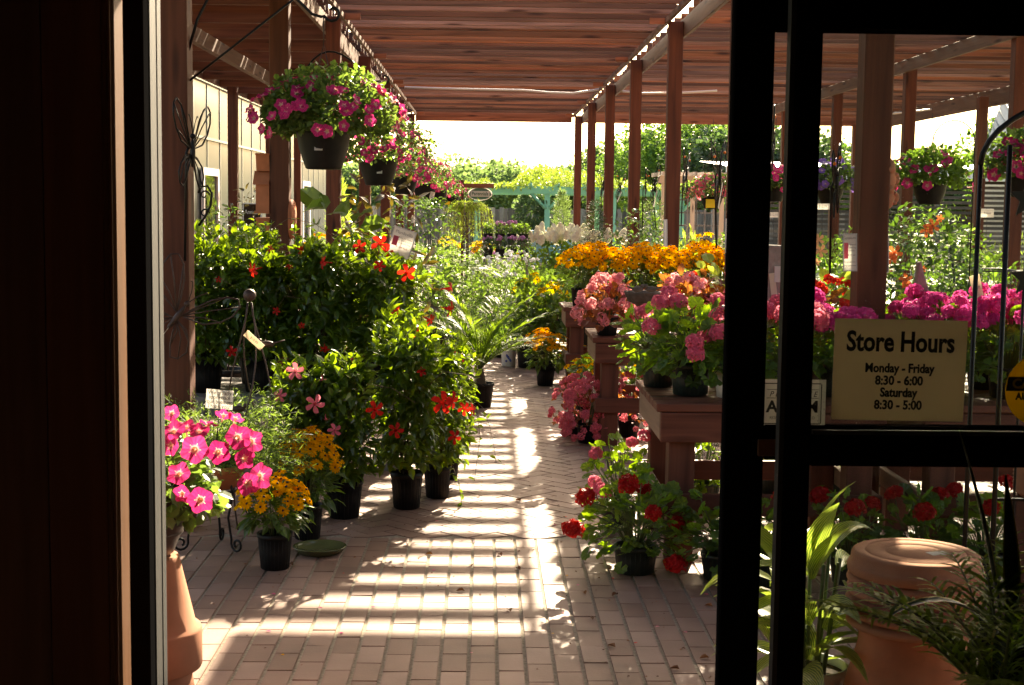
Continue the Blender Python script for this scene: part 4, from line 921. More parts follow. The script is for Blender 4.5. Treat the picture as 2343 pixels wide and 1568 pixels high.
# trees: crown middle and top in picture points
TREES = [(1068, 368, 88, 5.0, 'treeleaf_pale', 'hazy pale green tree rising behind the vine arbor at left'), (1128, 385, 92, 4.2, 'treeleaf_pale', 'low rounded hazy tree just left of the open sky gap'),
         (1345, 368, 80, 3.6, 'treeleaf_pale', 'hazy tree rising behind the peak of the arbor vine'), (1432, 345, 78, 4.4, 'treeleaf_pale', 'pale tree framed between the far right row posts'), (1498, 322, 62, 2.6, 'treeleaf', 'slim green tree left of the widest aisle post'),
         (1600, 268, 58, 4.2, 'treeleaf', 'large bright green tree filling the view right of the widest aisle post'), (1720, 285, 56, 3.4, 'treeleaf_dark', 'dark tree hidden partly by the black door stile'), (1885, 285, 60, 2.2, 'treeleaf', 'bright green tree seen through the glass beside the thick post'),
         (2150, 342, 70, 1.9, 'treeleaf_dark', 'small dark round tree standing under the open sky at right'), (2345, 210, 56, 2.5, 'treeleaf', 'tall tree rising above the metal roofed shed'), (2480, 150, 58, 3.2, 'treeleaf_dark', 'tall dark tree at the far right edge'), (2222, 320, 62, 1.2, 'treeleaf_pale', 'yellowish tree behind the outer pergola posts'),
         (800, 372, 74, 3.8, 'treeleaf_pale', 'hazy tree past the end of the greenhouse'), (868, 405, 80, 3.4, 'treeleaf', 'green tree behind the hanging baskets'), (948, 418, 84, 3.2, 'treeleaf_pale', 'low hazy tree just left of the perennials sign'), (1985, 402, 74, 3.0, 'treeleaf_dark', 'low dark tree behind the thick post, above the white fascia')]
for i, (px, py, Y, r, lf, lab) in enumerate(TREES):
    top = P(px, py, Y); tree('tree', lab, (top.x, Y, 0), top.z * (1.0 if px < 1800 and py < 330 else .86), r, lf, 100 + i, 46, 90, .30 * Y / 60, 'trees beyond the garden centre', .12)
g = np.random.default_rng(77); N = 46000; X = g.uniform(-45, 60, N); H = 3.0 + .5 * np.sin(X * .35) + .35 * np.sin(X * .9 + 1); Z = g.uniform(0, 1, N) ** .8 * H
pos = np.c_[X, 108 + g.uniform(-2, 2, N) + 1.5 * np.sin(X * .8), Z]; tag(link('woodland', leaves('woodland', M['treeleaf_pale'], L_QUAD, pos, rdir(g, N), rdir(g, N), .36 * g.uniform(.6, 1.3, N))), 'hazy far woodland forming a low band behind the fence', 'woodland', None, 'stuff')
# ================================================================== benches
random.seed(9)
GZ = .005                                                             # top of the pavers
def bench(label, x0, x1, y0, y1, zt=.755, shelf=True):
    t = thing('display_bench', label, 'bench', (x0, y0, 0)); W, D = x1 - x0, y1 - y0
    n = max(2, round(D / .15)); bw = D / n
    for i in range(n): b = MB(); b.box(-.02, W + .02, i * bw + .004, (i + 1) * bw - .004, zt - .036 + random.uniform(-.002, .002), zt, 0, .004); b.build('top_board', M['bench_x'], t)
    b = MB(); b.box(.0, W, .0, .038, zt - .175, zt - .040, 0, .004); b.build('front_rail', M['bench_x'], t)
    b = MB(); b.box(.0, W, D - .038, D, zt - .175, zt - .040, 0, .004); b.build('back_rail', M['bench_x'], t)
    for x in (-.001, W - .037): b = MB(); b.box(x, x + .038, .0385, D - .0385, zt - .172, zt - .040, 0, .004); b.build('side_rail', M['bench_y'], t)
    for x in (.045, W - .045 - .12):
        for y in (.045, D - .045 - .12): b = MB(); b.box(x, x + .12, y, y + .12, GZ, zt - .041, 0, .005); b.build('leg', M['bench_z'], t)
    if shelf:
        for y in (.002, D - .04): b = MB(); b.box(.005, W - .005, y, y + .036, .24, .34, 0, .004); b.build('lower_rail', M['bench_x'], t)
        for x in (.006, W - .042): b = MB(); b.box(x, x + .036, .0385, D - .0405, .245, .335, 0, .004); b.build('lower_side_rail', M['bench_y'], t)
    return t
bench('reddish wood bench nearest the doorway, holding pink geraniums', .805, 1.835, 6.46, 7.39)
bench('wood bench seen through the glass door under the magenta geraniums', 2.02, 3.55, 6.5, 7.4)
bench('wood bench farther along, holding begonias and a small bird bath', .76, 2.6, 9.75, 10.55)
bench('farthest wood bench, crowded with orange rudbeckia', .72, 2.75, 12.7, 13.4)
t = thing('low_bench', 'low grey plank bench under the tall mandevilla hedge', 'bench', (-2.6, 8.75, 0))
for i in range(6): b = MB(); b.box(0, 2.14, i * .17, i * .17 + .155, .425, .46, 0, .004); b.build('plank', M['greywood'], t)
for x in (.05, 1.0, 1.98):
    for y in (.04, .86): b = MB(); b.box(x, x + .09, y, y + .09, GZ, .424, 0, .004); b.build('leg', M['greywood'], t)
for y in (.0, .97): b = MB(); b.box(0, 2.14, y, y + .036, .33, .424, 0, .003); b.build('rail', M['greywood'], t)
t = thing('low_table', 'low grey display table carrying foxtail ferns at the end of the aisle', 'table', (.45, 15.2, 0))
for i in range(5): b = MB(); b.box(0, 1.5, i * .17, i * .17 + .16, .36, .39, 0, .004); b.build('plank', M['greywood'], t)
for x in (.04, 1.36):
    for y in (.04, .7): b = MB(); b.box(x, x + .09, y, y + .09, GZ, .359); b.build('leg', M['greywood'], t)
b = MB(); b.box(0, 1.5, .0, .03, .27, .359); b.build('rail', M['greywood'], t)

# ================================================================== left foreground
def terracotta(label, loc, r0, r1, h, rim, name='terracotta_pot', mat='terra'):
    """upside down flower pot: base disc up, rim at the ground"""
    t = thing(name, label, 'pot', loc); b = MB()
    b.lathe([(r1 * 1.10, 0), (r1 * 1.12, .006), (r1 * 1.12, rim - .008), (r1 * 1.09, rim), (r1, rim + .006), (r0 * 1.02, h - .015), (r0, h - .004), (r0 * .97, h), (r0 * .9, h + .001)], 56, cap0=False); b.build('body', M[mat], t); return t
px = -.995; py = 4.2
for zb, r0, r1, h, rim, lab in ((.0, .125, .155, .30, .085, 'upside down terracotta pot at the bottom of the stack by the left door frame'), (.26, .10, .147, .335, .12, 'upside down terracotta pot on top of the stack, carrying the petunia urn')):
    terracotta(lab, (px, py, zb + GZ), r0, r1, h, rim)
t = thing('petunia_urn', 'dark ribbed urn of bright pink petunias at the left door frame', 'plant', (px, py, .602)); b = MB()
pr = [(.07, 0), (.085, .01), (.10, .05), (.135, .12), (.165, .175), (.18, .205), (.185, .215), (.17, .215), (.165, .19)]
b.lathe(pr, 48, cap1=False); b.lathe([(.168, .19), (1e-6, .2)], 24, mi=1, cap0=False, cap1=False)
for k in range(5): b.lathe([(.11 + .017 * k, .065 + .03 * k), (.114 + .017 * k, .069 + .03 * k), (.113 + .017 * k, .074 + .03 * k)], 48, cap0=False, cap1=False)
b.build('pot', [M['urn'], M['soil']], t)
g = np.random.default_rng(41); pos, d = blob(g, 1050, .285, .24, .20, .5, -.42, .3); pos[:, 2] -= np.maximum(0, np.hypot(pos[:, 0], pos[:, 1]) - .22) * .35; N = len(pos)
link('foliage', leaves('foliage', M['petleaf'], L_ROUND, pos, norm(d * .7 + g.normal(size=(N, 3)) * .6), norm(d * .5 + np.array([0, 0, .8]) + g.normal(size=(N, 3)) * .4), .046 * g.uniform(.6, 1.2, N)), t)
stems(t, g, 16, .18, .36, .3, .003)
for qx, qy, Y, s, d in ((445, 1028, 3.93, .047, (.1, -1, .25)), (500, 1035, 3.96, .040, (.3, -1, .1)), (545, 1000, 4.0, .044, (.5, -1, .4)), (578, 1010, 4.05, .042, (.9, -1, .2)), (597, 1090, 4.02, .046, (.9, -.9, .1)), (568, 1108, 3.95, .040, (.7, -1, -.1)), (408, 1083, 3.9, .040, (-.2, -1, .7)), (458, 1145, 3.88, .044, (.1, -1, -.1)), (560, 1050, 4.0, .036, (.6, -1, .1)),
                        (425, 975, 4.1, .038, (.0, -.5, 1)), (395, 985, 4.0, .042, (-.2, -.8, .8)), (478, 968, 4.2, .034, (.2, .4, 1)), (392, 945, 4.1, .03, (-.3, -1, .4)), (455, 985, 4.1, .036, (.1, -.6, .9)), (415, 1130, 3.9, .03, (-.3, -1, 0)), (388, 1020, 3.95, .036, (-.5, -1, .2)), (540, 955, 4.25, .030, (.3, .8, .9)), (512, 948, 4.25, .030, (.1, .9, .9))):
    bloom_px(t, FL['pet'], qx, qy, Y, s * .86, d)
# iron stand with shallow terracotta bowl and fern
c = G(487, 1278); c = Vector((P(487, 1160, 6.75).x, 6.75, GZ))
st = thing('plant_stand', 'black wrought iron plant stand with scrolled feet', 'stand', c); zb = .30
for k in range(3):
    a = [R(205), R(325), R(85)][k]; dx, dy = math.cos(a), math.sin(a); b = MB(); pts = [(.10 * dx, .10 * dy, zb + .09), (.13 * dx, .13 * dy, zb - .02), (.10 * dx, .10 * dy, .16), (.12 * dx, .12 * dy, .06)]
    for q in range(15): an = R(180) + q * R(30) * 1.0; rr = .036 * (1 - q / 22); pts.append((dx * (.155 + rr * math.cos(an) * 1), dy * (.155 + rr * math.cos(an)), .040 + rr * math.sin(an)))
    b.tube(pts, .006, 6); b.build('leg', M['iron'], st)
b = MB(); b.tube([(.125 * math.cos(q / 24 * 6.283), .125 * math.sin(q / 24 * 6.283), zb - .012) for q in range(24)], .006, 6, 0, True); b.build('ring', M['iron'], st)
fe = thing('asparagus_fern', 'feathery light green asparagus fern in shallow terracotta bowl on the iron stand', 'plant', (c.x, c.y, zb)); b = MB()
b.lathe([(.10, 0), (.118, .01), (.15, .085), (.158, .09), (.158, .115), (.148, .115), (.142, .09)], 40, cap1=False); b.lathe([(.146, .095), (1e-6, .1)], 20, mi=1, cap0=False, cap1=False); b.build('pot', [M['terra_dark'], M['soil']], fe)
g = np.random.default_rng(43); P_, D_ = [], []; b = MB()
for k in range(150):
    a = g.uniform(0, 6.283); rise = g.uniform(.35, 1.4); L = g.uniform(.26, .48); x = z = 0; pts = []
    for i in range(12): pts.append((.05 * math.cos(a) + x * math.cos(a), .05 * math.sin(a) + x * math.sin(a), .10 + z)); x += L / 11 * math.cos(rise); z += L / 11 * math.sin(rise); rise -= .085
    b.tube(pts, .0016, 4)
    for i in range(3, 12):
        for q in range(9): P_.append(np.array(pts[i]) + g.normal(size=3) * .014); D_.append(np.array([math.cos(a), math.sin(a), .25]) * .6 + g.normal(size=3) * .7)
b.build('stem', M['stem'], fe); pos = np.array(P_); N = len(pos)
link('foliage', leaves('foliage', M['fernleaf'], L_NEED, pos, np.array(D_), rdir(g, N), .026 * g.uniform(.7, 1.3, N)), fe)
def placard(name, label, px, py, wpx, hpx, Y, lines, tilt=0, back='white', rx=0.0, rz=0.0, cat='sign', frame=None, stake=None, pic=None):
    p = P(px, py, Y); k = Y / F; t = thing(name, label, cat, p); t.rotation_euler = (rx, R(tilt), rz); w_, h_ = wpx * k, hpx * k
    b = MB(); b.box(-w_ / 2, w_ / 2, -.0015, .0015, -h_ / 2, h_ / 2); b.build('card', M[back], t)
    for s, yy, size, *m in lines: lettering(t, s, (m[2] * k if len(m) > 2 else 0, -.0022, yy * k), size * k * 1.25, m[0] if m else 'ink', m[1] if len(m) > 1 else .9)
    if pic: x0, x1, z0, z1, mt = pic; b = MB(); b.box(x0 * k, x1 * k, -.0026, -.0014, z0 * k, z1 * k); b.build('picture', M[mt], t)
    if frame:
        b = MB(); f = 2.2 * k
        for a0, a1, c0, c1 in ((-w_ / 2 - f, -w_ / 2, -h_ / 2, h_ / 2), (w_ / 2, w_ / 2 + f, -h_ / 2, h_ / 2), (-w_ / 2 - f, w_ / 2 + f, h_ / 2, h_ / 2 + f), (-w_ / 2 - f, w_ / 2 + f, -h_ / 2 - f, -h_ / 2)): b.box(a0, a1, -.005, .005, c0, c1)
        b.build('frame', M[frame], t)
    if stake: b = MB(); b.tube([(0, .004, h_ / 2 * .8), (0, .004, -h_ / 2 - stake)], .003, 5); b.build('stake', M['iron'], t)
    return t
placard('thank_you_sign', 'small cream card thanking customers, stuck in the asparagus fern', 502, 914, 62, 44, 6.50, [('We greatly', 15, 10.5), ('appreciate', 4.5, 10.5), ('your business.', -6, 10.5), ('Thank you!', -16.5, 10.5)], 4, 'white', stake=.28)
# rudbeckia pair and saucer
p = G(629, 1300, GZ); rudbeckia('front potted orange rudbeckia in black pot on the brick edge beside the saucer', p, .405, .168, .165, .078, 60, 51, .033, None, 'blackpot', 200)
p = G(703, 1232, GZ); rudbeckia('taller potted orange rudbeckia just behind the front one, above the saucer', p, .53, .172, .17, .075, 76, 52, .033, None, 'blackpot', 210)
p = G(731, 1264, GZ); t = thing('saucer', 'olive glazed round saucer lying on the bricks', 'saucer', p); b = MB()
b.lathe([(.085, 0), (.105, .004), (.122, .028), (.127, .032), (.122, .034), (.114, .026), (.10, .012), (1e-6, .010)], 56, sc=(1, 1), cap1=False); b.build('dish', M['ceramic'], t); b = MB(); b.box(-.05, -.012, -.062, -.045, .0130, .0138); b.build('price_label', M['white'], t)
# mandevillas on the floor
m = [mandevilla('dark bushy pink mandevilla on the floor between the fern and the nearest red one', G(690, 1178, GZ), .70, .165, .20, .10, 1500, 61, .068, 'mandevillas on the floor'),
     mandevilla('floor mandevilla whose black pot stands just behind the tall rudbeckia', G(787, 1183, GZ), .76, .150, .20, .098, 1450, 62, .068, 'mandevillas on the floor'),
     mandevilla('red mandevilla in black ribbed pot standing foremost at the aisle edge', G(930, 1162, GZ), .88, .165, .20, .088, 1700, 63, .068, 'mandevillas on the floor'),
     mandevilla('red mandevilla tucked behind the foremost aisle one, its vines trailing to the bricks', G(1000, 1138, GZ), .80, .140, .18, .078, 1200, 64, .064, 'mandevillas on the floor'),
     mandevilla('hindmost floor mandevilla by the aisle, next to the palm', G(1022, 1095, GZ), .74, .14, .18, .078, 1100, 65, .064, 'mandevillas on the floor')]
for k, kind, qx, qy, Y, s, d in ((0, 'mandp', 675, 850, 7.65, .040, (.2, -1, .3)), (0, 'mandp', 640, 905, 7.55, .030, (-.2, -1, .2)), (1, 'mandp', 765, 985, 7.45, .030, (.1, -1, .1)), (3, 'mand', 1062, 935, 7.95, .034, (.5, -1, .2)), (2, 'mand', 905, 985, 7.6, .036, (-.1, -1, .1)), (4, 'mand', 985, 845, 8.2, .032, (.2, -1, .3)), (1, 'mandp', 720, 925, 7.40, .042, (.2, -1, -.1)), (1, 'mandp', 738, 870, 7.5, .018, (.2, 0, -1)), (2, 'mand', 1012, 922, 7.66, .052, (.3, -1, .1)), (2, 'mand', 1035, 918, 7.7, .044, (.8, -.6, -.2)), (1, 'mand', 858, 938, 7.45, .040, (.2, -1, -.1)), (3, 'mand', 1040, 1000, 7.95, .036, (.6, -1, .1)), (4, 'mand', 1080, 938, 8.3, .034, (.9, -.6, .1)),
                                 (4, 'mand', 1052, 820, 8.3, .032, (.7, -.7, .2)), (2, 'mand', 965, 850, 7.7, .024, (.4, -1, .3)), (4, 'mand', 1033, 812, 8.3, .03, (.2, -.8, .5)), (0, 'mandp', 745, 960, 7.5, .016, (.1, -.4, -1)), (1, 'mand', 805, 820, 7.5, .014, (0, 0, 1))):
    bloom_px(m[k], FL[kind], qx, qy, Y - (.30 if k < 2 else .16), s * 1.15, d)
def vine(t, pts, lv=14, seed=1):
    """a trailing shoot with leaves, its points given in the picture"""
    g = np.random.default_rng(seed); L = Vector(t.location); q = [P(*p) - L for p in pts]; s = []
    for i in range(len(q) - 1):
        for k in range(5): s.append(q[i].lerp(q[i + 1], k / 5))
    s.append(q[-1]); b = MB(); b.tube(s, .0022, 5, 0, False, .0012); b.build('vine', M['twig'], t)
    idx = g.integers(1, len(s), lv); pos = np.array([tuple(s[i]) for i in idx]); link('vine_leaf', leaves('vine_leaf', M['mandleaf'], L_OV, pos, rdir(g, lv), norm(np.array([[0, -.3, 1]]) + g.normal(size=(lv, 3)) * .5), .042 * g.uniform(.6, 1.1, lv)), t)
vine(m[3], [(1030, 960, 8.1), (1075, 905, 8.0), (1105, 935, 7.9), (1120, 975, 7.75), (1128, 1010, 7.6), (1135, 1060, 7.5)], 12, 1)
vine(m[2], [(1010, 900, 7.7), (1060, 905, 7.6), (1090, 930, 7.6), (1098, 1000, 7.5), (1085, 1100, 7.6)], 14, 2); vine(m[3], [(1030, 1050, 7.9), (1050, 1110, 7.7), (1056, 1155, 7.75), (1040, 1165, 7.75), (1075, 1160, 7.8)], 22, 3); vine(m[1], [(800, 950, 7.4), (860, 1000, 7.4), (880, 1030, 7.35)], 8, 4)
# hedge of tall mandevillas on the low bench
HZ = .46; hm = []
for k, (x, y, h, r, lab) in enumerate(((-2.12, 9.05, 0.75, .22, 'tall mandevilla at the left end of the hedge, against the thick post'), (-1.74, 9.0, 0.89, .22, 'tall mandevilla standing second from the left in the hedge front row'), (-1.40, 9.02, 0.81, .22, 'tall mandevilla in the middle of the hedge front row, behind the wire trellis'), (-1.02, 9.0, 0.91, .22, 'tall mandevilla just left of the hedge end'), (-.62, 9.05, 0.77, .22, 'tall mandevilla at the aisle end of the hedge with most red trumpets'),
                                       (-1.92, 9.42, 0.81, .23, 'mandevilla in the hedge back row nearest the thick post'), (-1.50, 9.45, 0.93, .23, 'mandevilla in the hedge back row under the wall pots'), (-1.12, 9.42, 0.79, .23, 'mandevilla in the hedge back row below the fig leaves'), (-.76, 9.45, 0.90, .22, 'mandevilla in the hedge back row beside the variety sign'))):
    hm.append(mandevilla(lab, (x, y, HZ), h, r, .235, .115 if k < 5 else .11, 1500 if k < 5 else 1000, 70 + k, .072, 'tall mandevilla hedge', 4, 'blackpot', 'potted_mandevilla', -.02))
for k, qx, qy, Y, s, d in ((0, 500, 640, 8.85, .016, (.4, -1, .3)), (2, 577, 618, 8.80, .038, (-.8, -.7, -.2)), (1, 620, 570, 8.9, .022, (.7, -.4, .3)), (7, 765, 575, 9.2, .040, (.2, -1, .4)), (2, 690, 572, 8.95, .03, (.9, -.2, -.3)), (3, 738, 600, 8.85, .034, (-.9, -.5, .1)), (8, 822, 565, 9.2, .036, (-.3, -1, .2)), (8, 870, 558, 9.2, .048, (.2, -1, .3)), (8, 884, 578, 9.15, .040, (.6, -1, 0)), (3, 868, 608, 8.8, .030, (.2, -1, .4)), (4, 930, 625, 8.85, .044, (.2, -1, -.1)), (4, 905, 715, 8.8, .034, (-.6, -.8, .2)), (4, 893, 810, 8.75, .050, (.1, -1, .1)), (4, 950, 762, 8.8, .036, (.2, -1, .1)), (4, 985, 733, 8.9, .032, (.9, -.5, -.4)), (4, 1031, 660, 8.95, .036, (1, -.3, .1)), (4, 1031, 708, 8.95, .040, (1, -.4, -.2)), (4, 918, 790, 8.8, .030, (.5, -1, .2)), (1, 530, 805, 8.7, .028, (0, -1, -.2)), (2, 742, 800, 8.7, .024, (.1, -.8, -.8)), (2, 690, 745, 8.75, .016, (0, -1, 0)), (5, 465, 572, 9.2, .022, (-.2, -1, .4)), (3, 632, 712, 8.75, .02, (.6, -1, .3)), (6, 662, 610, 8.95, .02, (.2, -.6, .9))):
    bloom_px(hm[k], FL['mand'], qx, qy, Y - .10, s * 1.25, d)
vine(hm[4], [(960, 660, 9.0), (1000, 690, 8.95), (1030, 665, 8.95)], 7, 11); vine(hm[4], [(960, 690, 9.0), (990, 700, 8.95), (1030, 712, 8.95)], 7, 12); vine(hm[4], [(930, 780, 8.8), (990, 800, 8.7), (1040, 850, 8.6), (1055, 870, 8.6)], 10, 13); vine(hm[6], [(600, 540, 9.3), (660, 500, 9.2), (720, 512, 9.1), (760, 540, 9.1)], 9, 14); vine(hm[5], [(470, 490, 9.2), (500, 530, 9.2), (530, 565, 9.2)], 6, 15); vine(hm[3], [(690, 560, 9.0), (705, 520, 8.9), (735, 545, 8.9)], 5, 16)
placard('variety_sign', 'tilted white placard naming mandevilla above the hedge end', 918, 556, 50, 62, 9.35, [('Mandevilla', 22, 8.5, 'greyink', .9), ('Enjoy this climber', 11, 4, 'greyink', .9, 7), ('on a sunny porch', 5, 4, 'greyink', .9, 7), ('all summer long', -1, 4, 'greyink', .9, 7), ('$14.99 Each', -11, 5, 'p_red', .9, 4)], 18, 'white', frame='pvc', stake=.3, pic=(-21, -9, -10, 12, 'p_mandpink'))
# wire topiary trellis with ball
c = P(572, 900, 6.95); t = thing('wire_trellis', 'rust brown twisted wire trellis topped with a ball, birds perched on it', 'trellis', (c.x, 6.95, GZ)); zt = P(566, 676, 6.95).z
for k in range(4):
    a = k * R(90) + .3; b = MB(); pts = []
    for i in range(22): s = i / 21; rr = .012 + .075 * math.sin(math.pi * min(1, s * 1.02)) * (1 if s < .98 else .5) + .05 * (1 - s); an = a + s * 2.4; pts.append((rr * math.cos(an), rr * math.sin(an), .05 + s * (zt - .09)))
    b.tube(pts, .0042, 6); b.build('wire', M['rustiron'], t)
b = MB(); b.ball((0, 0, zt - GZ), .031, 12); b.build('ball', M['rustiron'], t)
for bx, bz, fl in ((-.05, zt - .55, 1), (.09, zt - .235, -1)): b = MB(); b.ball((bx, -.05, bz), (.036, .016, .016), 8); b.ball((bx + .034 * fl, -.05, bz + .016), .011, 6); b.tube([(bx - .03 * fl, -.05, bz + .004), (bx - .085 * fl, -.05, bz + .02)], .006, 5, 0, False, .003); b.tube([(bx + .044 * fl, -.05, bz + .017), (bx + .058 * fl, -.05, bz + .017)], .003, 4, 0, False, .001); b.build('bird', M['rustiron'], t)
placard('price_tag', 'blank looking cream price tag hanging askew on the wire trellis', 581, 779, 52, 16, 6.84, [('$19.99', 0, 7, 'greyink')], 42, 'cream', cat='tag')

# ================================================================== hanging baskets and their brackets
bks = []
PX = [740, 866, 925, 972, 1003, 1031]; ZBK = [388, 425, 445, 457, 466, 475]
labs = ['largest pink petunia basket, hanging nearest the doorway', 'pink petunia basket hanging second, half hidden by the nearest', 'pink petunia basket hanging third along the left post row', 'pink petunia basket hanging fourth along the left post row', 'small looking pink petunia basket hanging fifth in the row', 'farthest pink petunia basket, with a yellow tag']
Rr = [.360, .35, .34, .36, .36, .38]; hh = [.285, .32, .34, .34, .34, .34]
for i, Y in enumerate(PY[:6]):
    hook = P(PX[i], {0: 44, 1: 190, 2: 262, 3: 300, 4: 330, 5: 352}[i], Y + .07); zb = P(PX[i], ZBK[i], Y + .07).z; Yp = Y + PW / 2
    br = thing('basket_bracket', 'black iron bracket on ' + ['the thick left post, nearest the doorway', 'the second left post, arching behind the biggest basket', 'the third left post', 'the fourth left post', 'the fifth left post', 'the sixth left post'][i], 'bracket', (-1.48, Yp, hook.z - .3), 0, 'basket brackets along the left posts')
    W = hook.x + 1.48; b = MB(); b.box(.001, .008, -.016, .016, -.42, .14); b.build('plate', M['iron'], br); b = MB()
    pts = [(.012, 0, .10)]
    for k in range(13): s = k / 12; pts.append((.012 + (W - .012) * s, 0, .10 + .42 * math.sin(math.pi * min(1, s * .93) ** .75) * (1 if s < .9 else 1) + (s ** 3) * .10))
    pts[-1] = (W - .01, 0, .31)
    for k in range(10): an = R(200) + k * R(32); rr = .045 * (1 - k / 16); pts.append((W + .045 + rr * math.cos(an), 0, .33 + rr * math.sin(an)))
    b.tube(pts, .0075, 7); b.build('arm', M['iron'], br); b = MB(); b.tube([(.01, 0, -.02), (W * .80, 0, .40)], .006, 6); b.build('stay', M['iron'], br)
    t = basket(labs[i], (hook.x, Yp, hook.z), zb, Rr[i], hh[i], (.132, .145, .138, .15, .14, .16)[i], (.185, .20, .19, .2, .2, .2)[i], 80 + i, (66, 62, 58, 54, 46, 44)[i], 'pet', (2000, 1000, 700, 500, 420, 380)[i], (.034, .034, .036, .038, .04, .04)[i], .033, 'petunia baskets along the left posts'); bks.append(t)
    if i < 3:
        b = MB(); b.box(-.020, .020, -.0008, .0008, -.012, .012); s = b.build('price_sticker', M['white'], t, (-.012 + .03 * i, -(.132, .145, .138)[i] * .87 - .003, .10), (R(-12), 0, 0)); lettering(s, '$19.99', (0, -.0012, 0), .012, 'greyink', .9)
b = MB(); b.box(-.045, .045, -.001, .001, -.05, .05); b.build('tag', M['yellowtag'], bks[5], (-.05, -.155, .06), (0, R(6), 0)); b = MB(); b.box(-.03, .03, -.001, .001, -.05, .05); b.build('tag', M['white'], bks[3], (.10, -.12, .05), (0, R(14), R(20)))

# ================================================================== things on and by the left posts
def wing(b, pts, r, ribs=4, flip=1, ox=0, oz=0):
    q = [(ox + flip * x, 0, oz + z) for x, z in pts]; b.tube(q, r, 6, 0, True)
    for k in range(1, ribs + 1): e = q[int(len(q) * k / (ribs + 1))]; b.tube([(ox, 0, oz), ((ox + e[0]) * .5 + .01 * flip, .004, (oz + e[2]) * .5 + .015), e], r * .7, 5)
    return b
UPW = [(.0, .0), (.03, .07), (.07, .15), (.12, .21), (.17, .235), (.20, .21), (.20, .15), (.17, .09), (.11, .03)]; LOW = [(.0, .0), (.06, -.02), (.11, -.05), (.135, -.10), (.12, -.15), (.085, -.165), (.05, -.12), (.02, -.06)]
def butterfly(label, loc, rot, scale, mat='iron', rods=True, tag_=False, gems=True):
    t = thing('metal_butterfly', label, 'ornament', loc); t.rotation_euler = rot; t.scale = (scale,) * 3
    for fl in (1, -1):
        b = MB(); wing(b, UPW, .0050, 4, fl, .012 * fl, .02); b.build('wing', M[mat], t); b = MB(); wing(b, LOW, .0046, 3, fl, .010 * fl, -.01); b.build('wing', M[mat], t)
    b = MB(); b.ball((0, -.005, .0), (.014, .014, .075), 8); b.ball((0, -.005, .085), .015, 7); b.build('body', M[mat], t)
    for fl in (1, -1): b = MB(); b.tube([(0, -.005, .09), (.02 * fl, -.005, .15), (.045 * fl, -.005, .19), (.055 * fl, -.005, .185)], .0028, 5); b.build('antenna', M[mat], t)
    if rods: b = MB(); b.tube([(0, .012, .05), (0, .03, .0), (0, .03, -.55)], .007, 6); b.build('rod', M[mat], t)
    if gems:
        for fl in (1, -1): b = MB(); b.ball((.15 * fl, -.006, .17), .012, 6); b.build('glass_bead', M['amber'], t)
    if tag_: b = MB(); b.box(-.012, .012, -.001, .001, -.22, .0); b.build('price_tag', M['white'], t, (.02, -.02, -.05), (0, R(38), 0))
    return t
M['amber'] = plain('amber glass bead', (.75, .16, .01), .15)
p = P(432, 350, 7.05); butterfly('black metal butterfly on the corner of the thick left post, seen nearly edge on', (p.x + .012, 7.06, p.z), (0, R(3), R(76)), .95, 'iron', True, False, False)
p = P(412, 727, 6.98); t = butterfly('large bronze wire butterfly hung on the front of the thick left post', (p.x - .02, 6.99, p.z), (0, R(38), R(8)), .98, 'rustiron', False, False, False)
b = MB(); b.tube([(0, -.01, 0), (.002, -.012, -.1), (-.004, -.01, -.22)], .0012, 4); b.build('thread', M['cream'], t)
t = thing('scroll_hook', 'black iron scroll hook on the thick left post below the butterfly', 'hook', (P(455, 470, 7.15).x - .006, 7.17, P(455, 470, 7.15).z)); b = MB(); pts = [(0, 0, -.10), (.03, 0, -.06), (.06, 0, .0), (.065, 0, .06), (.045, 0, .095), (.015, 0, .09), (.0, 0, .06)]; b.tube(pts, .006, 6)
for zz in (.05, -.04): b.tube([(.03 + .025 * (1 - k / 14) * math.cos(k * .6), 0, zz + .025 * (1 - k / 14) * math.sin(k * .6)) for k in range(12)], .0045, 5)
b.build('scroll', M['iron'], t)
def wallpot(label, px, py, Y, w_, h_, kind, mat='terra_dark'):
    p = P(px, py, Y); t = thing('wall_planter' if kind != 'disc' else 'wall_plaque', label, 'planter' if kind != 'disc' else 'plaque', p); b = MB()
    if kind == 'half':
        b.prism([(-w_ / 2, h_ / 2), (w_ / 2, h_ / 2), (w_ / 2 * .55, -h_ / 2), (-w_ / 2 * .55, -h_ / 2)], -.05, .05); b.box(-w_ / 2 * 1.06, w_ / 2 * 1.06, -.056, .056, h_ / 2 * .8, h_ / 2 * 1.02, 0, .006)
    elif kind == 'niche':
        b.prism([(-w_ / 2, -h_ / 2), (w_ / 2, -h_ / 2), (w_ / 2, h_ * .15), (0, h_ / 2), (-w_ / 2, h_ * .15)], .02, .05); b.box(-w_ / 2, -w_ / 2 + .02, -.05, .02, -h_ / 2, h_ * .18); b.box(w_ / 2 - .02, w_ / 2, -.05, .02, -h_ / 2, h_ * .18); b.box(-w_ / 2 - .01, w_ / 2 + .01, -.06, .05, -h_ / 2 - .02, -h_ / 2); b.prism([(-w_ / 2 - .02, h_ * .15), (w_ / 2 + .02, h_ * .15), (0, h_ / 2)], -.07, .05); b.ball((0, -.01, -h_ * .18), (.03, .025, .07), 8); b.ball((0, -.01, h_ * .04), .024, 7)
    else: b.lathe([(w_ / 2, 0), (w_ / 2 * 1.02, .012), (w_ / 2 * .92, .03), (w_ / 2 * .6, .022), (w_ / 2 * .45, .036), (.001, .045)], 36)
    o = b.build('body', M[mat], t); return t, o
